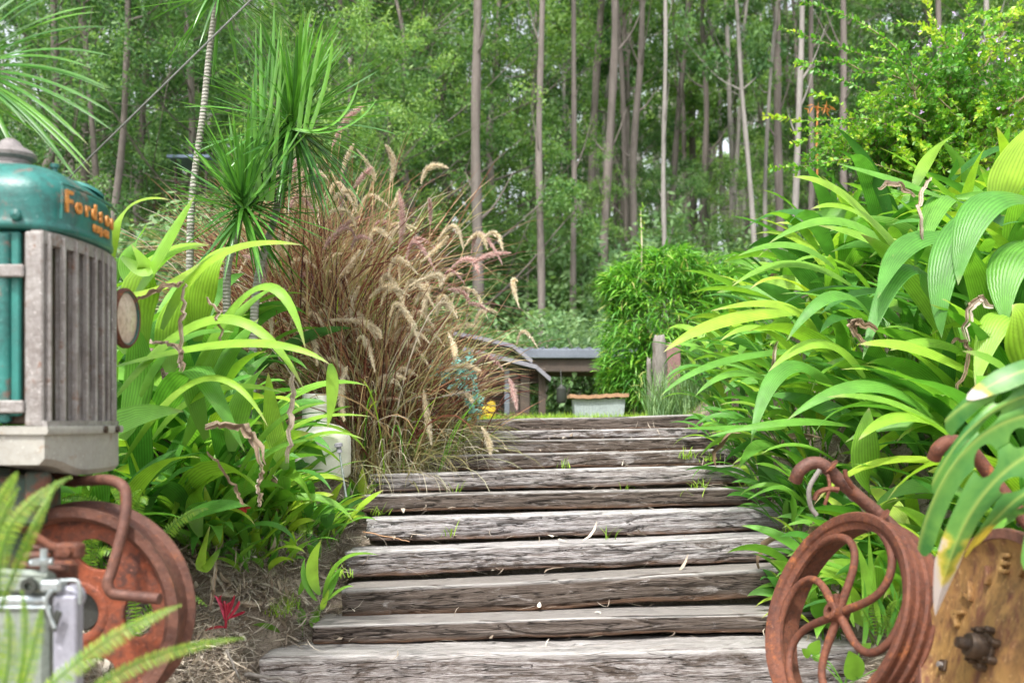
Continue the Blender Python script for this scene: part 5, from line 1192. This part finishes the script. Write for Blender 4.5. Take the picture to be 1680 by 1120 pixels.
        i = np.arange(len(V)).reshape(-1, 10); j = np.roll(i, -1, 1); mb.add(V, np.stack([i[:-1], j[:-1], j[1:], i[1:]], -1).reshape(-1, 4), ng=[list(i[-1])])
        o = mb.obj('timber_post', 'grey_wood', loc=(X(px,dd), dd, z0)); tag(o, lab, 'post')
    d = 10.3; r = empty('panel', (X(1106,d), d, gz(X(1106,d),d)), 'dull pink panel standing behind the split timber post', 'panel')
    mb = MB(); box(mb, (X(1094,d), d, gz(1.6,d)-.05), (X(1117,d), d+.04, Z(562,d)), .008); spart('board', mb, 'pink_panel', r)
    # roofs seen through the plants far left
    d = 15; r = empty('shed', (X(300,d), d, gz(X(300,d),d)), 'white roofed shed with a dark green wall behind the left palm grass', 'shed')
    mb = MB(); prism(mb, [(X(150,d), Z(402,d)), (X(420,d), Z(402,d)), (X(420,d), Z(402,d)+.04), (X(150,d), Z(402,d)+.04)], d-.2, d+2.5); mb.v = [v+np.stack([0*v[:,0], 0*v[:,0], (v[:,1]-d)*.16], 1) for v in mb.v]; spart('roof', mb, 'white_roof', r)
    mb = MB(); box(mb, (X(165,d), d, gz(X(300,d),d)), (X(405,d), d+2, Z(404,d)), .01); spart('wall', mb, 'dark_metal', r)
    d = 19; r = empty('carport', (X(310,d), d, gz(X(310,d),d)), 'small blue roofed carport half hidden behind the dracaena trunk', 'carport')
    mb = MB(); box(mb, (X(286,d), d, gz(X(300,d),d)), (X(289,d), d+.08, Z(258,d)), .01); spart('post', mb, 'dark_timber', r)
    mb = MB(); box(mb, (X(336,d), d, gz(X(300,d),d)), (X(339,d), d+.08, Z(258,d)), .01); spart('post', mb, 'dark_timber', r)
    mb = MB(); box(mb, (X(276,d), d-.1, Z(262,d)+.01), (X(346,d), d+.9, Z(256,d)), .01); spart('roof', mb, 'blue_panel', r)
yard()

# ------------------------------------------------------------------ hedge, shrubs
def hedge():
    d = 11.5; base = np.array(((1095-840)/F*d, d, gz(1.6, d))); r = empty('hedge_shrub', base, 'dense bright green bushy shrub with pointed leaves behind the timber posts', 'shrub')
    blobs = [((1065,520),.62,.85,.6),((1120,545),.7,.85,.6),((1040,600),.42,.45,.45),((1160,520),.55,.75,.5),((1075,620),.6,.35,.5),((1190,500),.4,.55,.45),((1025,480),.26,.4,.3),((1100,445),.4,.3,.35)]
    C = []
    for (px, py), rx, rz, ry in blobs:
        c = P(px, py, d); n = 1500; v = unit(rng.normal(size=(n,3)))*(rng.uniform(.55, 1.05, n)**.5)[:, None]; C.append(c+v*np.array([rx*.8, ry*.8, rz*.9]))
    C = np.concatenate(C); C = C[C[:, 2] > base[2]+.02]; n = len(C)
    C += .05*np.array([[noise.noise(Vector(p*3)), noise.noise(Vector(p*3+7)), noise.noise(Vector(p*3+13))] for p in C])*2
    mb = MB(); az = np.arctan2(C[:,1]-d, C[:,0]-base[0])+rng.normal(0, 1.0, n)
    CC, S = arcs(C, az, rng.uniform(-.6, .9, n), rng.uniform(.11, .22, n), rng.uniform(.3, 1.4, n), 5, 1.2, rng.normal(0, .6, n))
    ribbons(mb, CC, S, rng.uniform(.007, .012, (n,1))*np.array([.5,1,.9,.55,.05]), .3); part('foliage', mb, 'hedge_leaf', r)
    mb = MB()
    for k in range(26):
        a = base+np.array((R.uniform(-.4,.4), R.uniform(-.2,.2), 0)); b = P(R.uniform(1010,1190), R.uniform(420,520), d); tube(mb, smooth_path([a, (a+b)/2+np.array((0,0,.1)), b], 5), np.linspace(.012,.004,11), 6)
    part('stems', mb, 'twig', r)
    mb = MB(); mb2 = MB(); a = P(1052,470,11.3); tube(mb2, [a, P(1053,400,11.3), P(1051,345,11.3)], [.009,.008,.003], 6)
    leafcloud(mb, np.array([P(1052+R.gauss(0,3), R.uniform(335,390), 11.3) for _ in range(60)]), .035, .018)
    r2 = empty('weed', P(1052,470,11.3), 'thin yellowish flower spike rising above the bushy green shrub', 'weed'); part('stem', mb2, 'plume', r2); part('leaves', mb, 'shrub_leaf', r2)
    mb = MB(); n = 700; px = rng.uniform(1065, 1215, n); dd = rng.uniform(8.4, 9.2, n); B = np.array([gp((p-840)/F*q, q) for p, q in zip(px, dd)])
    C, S = arcs(B, rng.uniform(0, 2*PI, n), rng.uniform(1.0, 1.55, n), rng.uniform(.2, .55, n), rng.uniform(.1, 1.0, n), 7, 1.6); ribbons(mb, C, S, np.full((n,1), .006)*prof_blade(7), .3, rng.uniform(.2,1,n))
    tag(mb.obj('ornamental_grass', 'under_leaf', loc=gp(1.6,8.8)), 'soft green upright grass around the foot of the timber posts', 'ornamental grass')
hedge()
def shrub():
    d = 7.6; base = np.array((3.3, d+.3, gz(3.3, d+.3))); r = empty('shrub', base, 'airy light green shrub with small leaves along arching twigs, top right', 'shrub')
    tw = MB(); lf = MB(); Cs = []; Ds = []
    def branch(pts, rad, dens=1.0):
        C = smooth_path(pts, 12); tube(tw, C, np.linspace(rad, rad*.3, len(C)), 5); L = np.linalg.norm(np.diff(C, axis=0), axis=1).sum(); n = int(L/.0075*dens)
        s = rng.uniform(.08, 1, n)*(len(C)-1.001); k = s.astype(int); f = (s-k)[:, None]; p = C[k]*(1-f)+C[k+1]*f; T = unit(C[k+1]-C[k])
        A = unit(np.cross(T, rng.normal(size=(n,3)))); Cs.append(p); Ds.append(unit(A+T*.7))
    def at(px, py, dd): return P(px, py, dd)
    hb = [((1500,110),(1450,62),(1385,25),(1312,2)),((1560,180),(1480,110),(1400,85),(1280,45)),((1520,200),(1460,170),(1390,135),(1305,105)),((1480,215),(1420,195),(1330,198),(1252,190)),
          ((1500,290),(1400,262),(1330,272),(1265,276)),((1420,120),(1380,100),(1340,102),(1305,104)),((1560,90),(1540,50),(1525,20),(1520,-10)),((1480,130),(1450,120),(1420,120),(1400,122))]
    for a in hb: branch([at(*q, d-.2) for q in a], .006, 1.15)
    # secondary twigs fan out of a few main limbs
    limbs = [smooth_path([base, base+np.array((-.1,0,.8)), at(lx, ly, d+R.uniform(-.2,.4))], 8) for lx, ly in [(1420,230),(1500,150),(1570,80),(1640,60),(1690,150),(1560,240),(1460,300),(1650,260),(1740,60),(1500,330),(1380,260)]]
    for L in limbs: tube(tw, L, np.linspace(.018,.007,len(L)), 6)
    for k in range(760):
        L = R.choice(limbs); s = R.randint(len(L)//2, len(L)-1); p = L[s]; a = R.uniform(0, 2*PI); ln = R.uniform(.25, .65)
        dirv = np.array((math.cos(a), math.sin(a)*.7, R.uniform(-.2, 1.0))); e = p+unit(dirv)*ln; m = (p+e)/2+np.array((0,0,.08)); branch([p, m, e+np.array((0,0,-.05))], .0035, .85)
    C = np.concatenate(Cs); D = np.concatenate(Ds); n = len(C); K = 4; tt = np.linspace(0, 1, K)[None, :, None]; ln = rng.uniform(.022, .048, n)
    CC = C[:, None]+D[:, None]*ln[:, None, None]*tt; S = unit(np.cross(D, rng.normal(size=(n,3))))[:, None].repeat(K, 1)
    clump = np.array([noise.noise(Vector(p*2.5)) for p in C]); ribbons(lf, CC, S, (ln*.26)[:, None]*np.array([.3,1,.95,.1]), .2, np.clip(.5+clump*.7+rng.normal(0,.2,n), 0, 1))
    part('foliage', lf, 'shrub_leaf', r); part('twigs', tw, 'twig', r)
    print('shrub leaves', n)
    mb = MB(); hero(mb, [(1342,320,8.6),(1340,230,8.6),(1343,165,8.6)], .02, 8, .4)
    leafcloud(mb, np.array([P(1343+R.gauss(0,11), 172+abs(R.gauss(0,9)), 8.6) for _ in range(24)]), .06, .02, None, .3)
    tag(mb.obj('fern', 'orange_leaf', loc=P(1342,320,8.6)), 'single orange brown fern frond upright left of the airy shrub', 'fern')
    mb = MB()
    for k in range(30): 
        c = P(R.choice((1590,1670,1655,1500))+R.gauss(0,14), R.choice((75,185,60,95))+R.gauss(0,10), 7.1); leafcloud(mb, np.repeat(c[None], 4, 0), .02, .014)
    mt = NT('lilac_petal'); mt.bsdf((.42,.32,.5), .6); M['lilac'] = mt.m
    tag(mb.obj('lilac_flowers', 'lilac', loc=P(1600,150,7.1)), kind='stuff')
shrub()

# ------------------------------------------------------------------ forest
def make_crown(mb, clumps, per, ll, lw):
    """uneven clumps: each a set of small drooping sprays of leaves"""
    for c, rad in clumps:
        m = max(4, per//28); sp = c+rng.normal(0, .5, (m,3))*rad*np.array([1,1,.6]); k = np.repeat(sp, 28, 0)
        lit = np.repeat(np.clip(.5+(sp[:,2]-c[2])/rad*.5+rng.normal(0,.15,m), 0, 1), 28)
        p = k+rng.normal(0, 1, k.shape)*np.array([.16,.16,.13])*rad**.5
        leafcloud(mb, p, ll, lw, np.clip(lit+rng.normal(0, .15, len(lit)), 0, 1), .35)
def tree_mesh(seed, H, rt, kind):
    q = random.Random(seed); tk = MB(); cr = MB(); clumps = []
    lean = np.array((q.uniform(-.06,.06), q.uniform(-.04,.04), 0))
    path = [np.array((0,0,-.3))]+[np.array((0,0,H*f))+lean*H*f+np.array((q.gauss(0,.012),q.gauss(0,.012),0))*H*f**.5 for f in (.15,.3,.45,.6,.75,.9,1)]
    C = smooth_path(path, 5); tube(tk, C, rt*np.linspace(1.2, .3, len(C))*(1+.09*np.sin(np.arange(len(C))*1.7+seed)), 10)
    lo, hi, nb, sp = {'gum': (.60, 1, 17, .16), 'bushy': (.18, 1, 26, .30), 'thin': (.4, 1, 12, .10), 'far': (.35, 1, 14, .12)}[kind]
    if kind == 'gum':
        for _ in range(7):   # bare stubs and thin dead limbs under the crown
            f = q.uniform(.2, .6); p = C[int(f*(len(C)-1))]; a = q.uniform(0, 6.3); ln = q.uniform(.4, 2.4); e = p+np.array((math.cos(a)*ln*.8, math.sin(a)*ln*.8, ln*q.uniform(.3, 1.1)))
            tube(tk, smooth_path([p, (p+e)/2+np.array((0,0,-.08*ln)), e], 4), np.linspace(rt*.25, rt*.06, 9), 5)
    for k in range(nb):
        f = lo+(hi-lo)*(k+q.random())/nb; p = C[min(len(C)-1, int(f*(len(C)-1)))]; a = k*2.4+q.uniform(-.5,.5); ln = H*sp*(1.25-f*.6)*q.uniform(.6, 1.2)
        e = p+np.array((math.cos(a)*ln, math.sin(a)*ln, ln*q.uniform(.25, .9))); m = (p+e)/2+np.array((q.gauss(0,.1), q.gauss(0,.1), -.12*ln))
        B = smooth_path([p, m, e], 5); tube(tk, B, np.linspace(rt*.34*(1.2-f), rt*.08, len(B)), 5)
        rad = q.uniform(.5, 1.0)*H/17*(1.5 if kind == 'bushy' else 1)
        clumps.append((e, rad))
        if q.random() < .7: clumps.append((m+np.array((0,0,.3)), rad*.7))
        if kind == 'bushy': 
            for _ in range(2):
                e2 = e+np.array((q.gauss(0,.8), q.gauss(0,.8), q.gauss(.1,.5))); clumps.append((e2, rad*.8)); tube(tk, [m, e2], [rt*.1, rt*.04], 4)
    per = {'gum': 330, 'bushy': 250, 'thin': 220, 'far': 120}[kind]
    ll, lw = {'gum': (.17,.055), 'bushy': (.12,.045), 'thin': (.19,.07), 'far': (.32,.13)}[kind]
    make_crown(cr, clumps, per, ll, lw)
    return tk.mesh('trunk'), cr.mesh('crown')
def forest():
    var = {}
    def get(kind, i, bark):
        key = (kind, i, bark)
        if (kind, i) not in var: var[(kind, i)] = tree_mesh(100+i*7+len(kind)*31, {'gum': 19, 'bushy': 10, 'thin': 17, 'far': 19}[kind], {'gum': .2, 'bushy': .13, 'thin': .1, 'far': .16}[kind], kind)
        if key not in var:
            tk = var[(kind, i)][0].copy(); tk.materials.append(M[bark]); var[key] = tk
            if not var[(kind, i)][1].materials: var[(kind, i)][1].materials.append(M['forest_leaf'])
        return var[key], var[(kind, i)][1]
    def place(kind, i, x, y, rz, s, label, group, bark='bark', lx=0, sxy=1):
        tm, cm = get(kind, i, bark)
        o = empty('eucalyptus_tree' if kind != 'bushy' else 'wattle_tree', (x, y, gz(x, y)), label, 'tree', group); o.rotation_euler = (0, lx, rz); o.scale = (s*sxy, s*sxy, s)
        for nm, me in (('trunk', tm), ('crown', cm)):
            c = bpy.data.objects.new(nm, me); COL.objects.link(c); c.parent = o
    # trunks picked out in the photo: px at the base, depth, kind, width scale, lean, bark
    heroes = [(887,22,'gum',0,.75,.0,'bark','straight brown gum trunk in the centre, left of two similar trunks'), (938,24,'gum',1,.68,0,'bark','straight brown gum trunk just right of the central one'),
      (1092,24,'gum',2,.55,0,'pale_bark','slim pale gum trunk above the bushy green shrub'), (1300,21,'gum',2,.62,-.02,'pale_bark','straight grey gum trunk at the left of the airy shrub'),
      (1392,24,'gum',3,.85,-.02,'bark','brown gum trunk seen through the left twigs of the airy shrub'), (1250,24,'thin',1,1.2,-.09,'pale_bark','slim gum trunk leaning left, in front of paired trunks'),
      (1247,26,'thin',2,1.0,-.17,'pale_bark','slim gum trunk crossing behind the leaning one'), (1200,34,'gum',0,1.0,0,'pale_bark','pale thick gum trunk in the gap right of the bushy shrub'),
      (1150,36,'gum',2,1.1,0,'bark','dark thick gum trunk in the gap above the bushy shrub'), (783,21,'gum',3,1.0,0,'bark','thick grey brown gum trunk behind the tips of the dry grass'),
      (566,24,'gum',1,.65,0,'bark','reddish gum trunk above the purple grass'), (990,33,'thin',3,1.3,0,'pale_bark','forked pale gum in the middle distance'),
      (130,22,'gum',0,.8,-.02,'bark','brown gum trunk behind the yucca leaves'), (200,20,'thin',1,1.1,.12,'bark','thin gum trunk leaning right behind the tractor'), (165,19,'thin',2,1.2,.10,'bark','short leaning gum trunk just above the tractor tank'),
      (1540,26,'gum',1,.8,0,'bark','gum trunk behind the airy shrub'), (1620,24,'gum',3,.8,0,'pale_bark','gum trunk at the far right behind the airy shrub'), (1020,38,'gum',1,1,0,'bark','brown gum trunk behind the forked pale gum'), (410,28,'gum',2,.8,0,'pale_bark','pale gum trunk behind the dracaena')]
    for k, (px, d, kd, i, w, lx, bk, lab) in enumerate(heroes):
        place(kd, i, (px-840)/F*d, d, k*1.3, 1.0, lab, 'gum trees of the forest', bk, lx, w*.52)
    for k, (px, d, s) in enumerate([(690,23,.95),(610,25,1.15),(780,28,1.1),(330,20,.8),(210,22,.9),(60,21,1.0),(450,25,1.0),(-60,23,1.0),(1130,44,1.1),(1400,33,1.1),(1560,30,1.1),(1690,27,1.0),(540,20,.7),(740,34,1.3),(560,32,1.2),(300,32,1.2),(120,30,1.1),(1750,30,1.2),(650,40,1.5),(400,38,1.3),(900,40,1.3),(1010,36,.7),(1080,28,.5),(960,26,.48),(860,25,.4),(1210,30,.55),(1330,32,.7)]):
        place('bushy', k % 5, (px-840)/F*d, d, k*1.9, s, 'bushy wattle tree with spreading dark limbs between the gum trunks', 'bushy wattles of the forest', 'bark')
    sl = []
    for k in range(34):
        px = R.uniform(840, 1420) if k < 26 else R.uniform(0, 800); d = R.uniform(24, 46)
        place('gum', k % 6, (px-840)/F*d, d, k*2.7, R.uniform(.85, 1.1), 'slender grey brown gum standing in the mid depth of the forest', 'slender gums in the mid depth of the forest', R.choice(('bark','bark','pale_bark')), R.uniform(-.05,.05), R.uniform(.35,.6))
    pts = []
    while len(pts) < 150:
        y = R.uniform(30, 80)**1.0; x = R.uniform(-.62, .62)*y
        if all((x-a)**2+(y-b)**2 > 2.0 for a, b in pts): pts.append((x, y))
    for k, (x, y) in enumerate(pts):
        place(R.choice(('thin','far','thin')), k % 4, x, y, k*2.1, R.uniform(.75, 1.15), 'slim gum tree deep in the forest', 'slim gums deep in the forest', R.choice(('bark','pale_bark','bark')), R.uniform(-.05,.05), R.uniform(.7,1.3))
    # understorey shrubs
    us = []
    for v in range(4):
        mb = MB(); cl = [(np.array((R.gauss(0,.7), R.gauss(0,.5), R.uniform(.3, 1.9))), R.uniform(.35,.6)) for _ in range(22)]; make_crown(mb, cl, 200, .11, .04)
        st = MB()
        for c, _ in cl: tube(st, [np.array((c[0]*.2, c[1]*.2, -.2)), c], [.02,.006], 4)
        me = mb.mesh('foliage'); me.materials.append(M['under_leaf']); ms = st.mesh('stems'); ms.materials.append(M['bark']); us.append((me, ms))
    for k in range(107):
        y = R.uniform(17.5, 40); x = R.uniform(-.58, .58)*y
        if k >= 95: y = 13.6+R.uniform(-.5,.4); x = (165+(k-95)*23-840)/F*y
        o = empty('bush', (x, y, gz(x, y)), 'grey green understorey bush at the foot of the forest', 'bush', 'understorey bushes of the forest')
        s = R.uniform(.8, 1.35)*(1 if y < 24 else 1.5); o.scale = (s*1.25, s, s*R.uniform(.8,1.1)); o.rotation_euler = (0,0,R.uniform(0,6)); v = us[k % 4]
        for nm, me in (('foliage', v[0]), ('stems', v[1])):
            c = bpy.data.objects.new(nm, me); COL.objects.link(c); c.parent = o
    # far wood
    mb = MB(); cl = []
    for k in range(720):
        y = R.uniform(75, 112); x = R.uniform(-.62,.62)*y; h = R.uniform(.3, 12); cl.append((np.array((x, y, gz(x, y)+h)), R.uniform(.8, 1.9)))
    make_crown(mb, cl, 120, .42, .2)
    tag(mb.obj('far_wood', 'far_leaf'), kind='stuff')
    mb = MB()
    for k in range(260):
        y = R.uniform(60, 110); x = R.uniform(-.62,.62)*y; z = gz(x, y); tube(mb, [(x,y,z-.5),(x+R.gauss(0,.3),y,z+8),(x+R.gauss(0,.6),y,z+R.uniform(14,19))], [.17,.13,.05], 6)
    tag(mb.obj('far_wood_trunks', 'pale_bark'), kind='stuff')
    # leafy ground cover on the hillside
    mb = MB(); n = 42000; Y = rng.uniform(15.5, 75, n); X = rng.uniform(-.62, .62, n)*Y; Cc = np.array([(x, y, gz(x, y, False)) for x, y in zip(X, Y)]); Cc[:, 2] += np.abs(rng.normal(0, .3, n)); leafcloud(mb, Cc, .14+Y*.004, .05+Y*.0015, None, -.5)
    tag(mb.obj('ground_cover', 'under_leaf'), kind='stuff')
forest()

# ------------------------------------------------------------------ light, sky, camera
def world():
    w = bpy.data.worlds.new('World'); sc.world = w; w.use_nodes = True; nt = w.node_tree; nt.nodes.clear()
    sky = nt.nodes.new('ShaderNodeTexSky'); sky.sky_type = 'NISHITA'; sky.sun_disc = False
    sky.sun_elevation = math.radians(58); sky.sun_rotation = math.radians(SUN_ROT); sky.dust_density = 4; sky.air_density = 1; sky.ozone_density = 1
    hs = nt.nodes.new('ShaderNodeHueSaturation'); hs.inputs['Saturation'].default_value = .25; hs.inputs['Value'].default_value = 2.5
    bg = nt.nodes.new('ShaderNodeBackground'); bg.inputs['Strength'].default_value = .15
    out = nt.nodes.new('ShaderNodeOutputWorld')
    nt.links.new(sky.outputs[0], hs.inputs['Color']); nt.links.new(hs.outputs[0], bg.inputs['Color']); nt.links.new(bg.outputs[0], out.inputs['Surface'])
SUN_ROT = 200
world()
sd = bpy.data.lights.new('sun', 'SUN'); sd.energy = 5.0; sd.angle = math.radians(4); sd.color = (1, .96, .9)
so = bpy.data.objects.new('sun', sd); COL.objects.link(so)
az, el = math.radians(SUN_ROT), math.radians(58)
sdir = Vector((math.sin(az)*math.cos(el), math.cos(az)*math.cos(el), math.sin(el)))
so.rotation_euler = sdir.to_track_quat('Z', 'Y').to_euler()

cd = bpy.data.cameras.new('camera'); cam = bpy.data.objects.new('camera', cd); COL.objects.link(cam)
cam.location = (0, 0, CZ); cam.rotation_euler = (PI/2, 0, 0)
cd.sensor_width = 36; cd.lens = F/1680*36; cd.shift_y = (HY-560)/1680; cd.clip_end = 1000; cd.clip_start = .05
cd.dof.use_dof = True; cd.dof.focus_distance = 5.2; cd.dof.aperture_fstop = 2.6
sc.camera = cam
sc.view_settings.view_transform = 'Standard'; sc.view_settings.look = 'None'; sc.view_settings.exposure = 0
sc.cycles.use_denoising = True; sc.cycles.max_bounces = 8; sc.cycles.transparent_max_bounces = 4
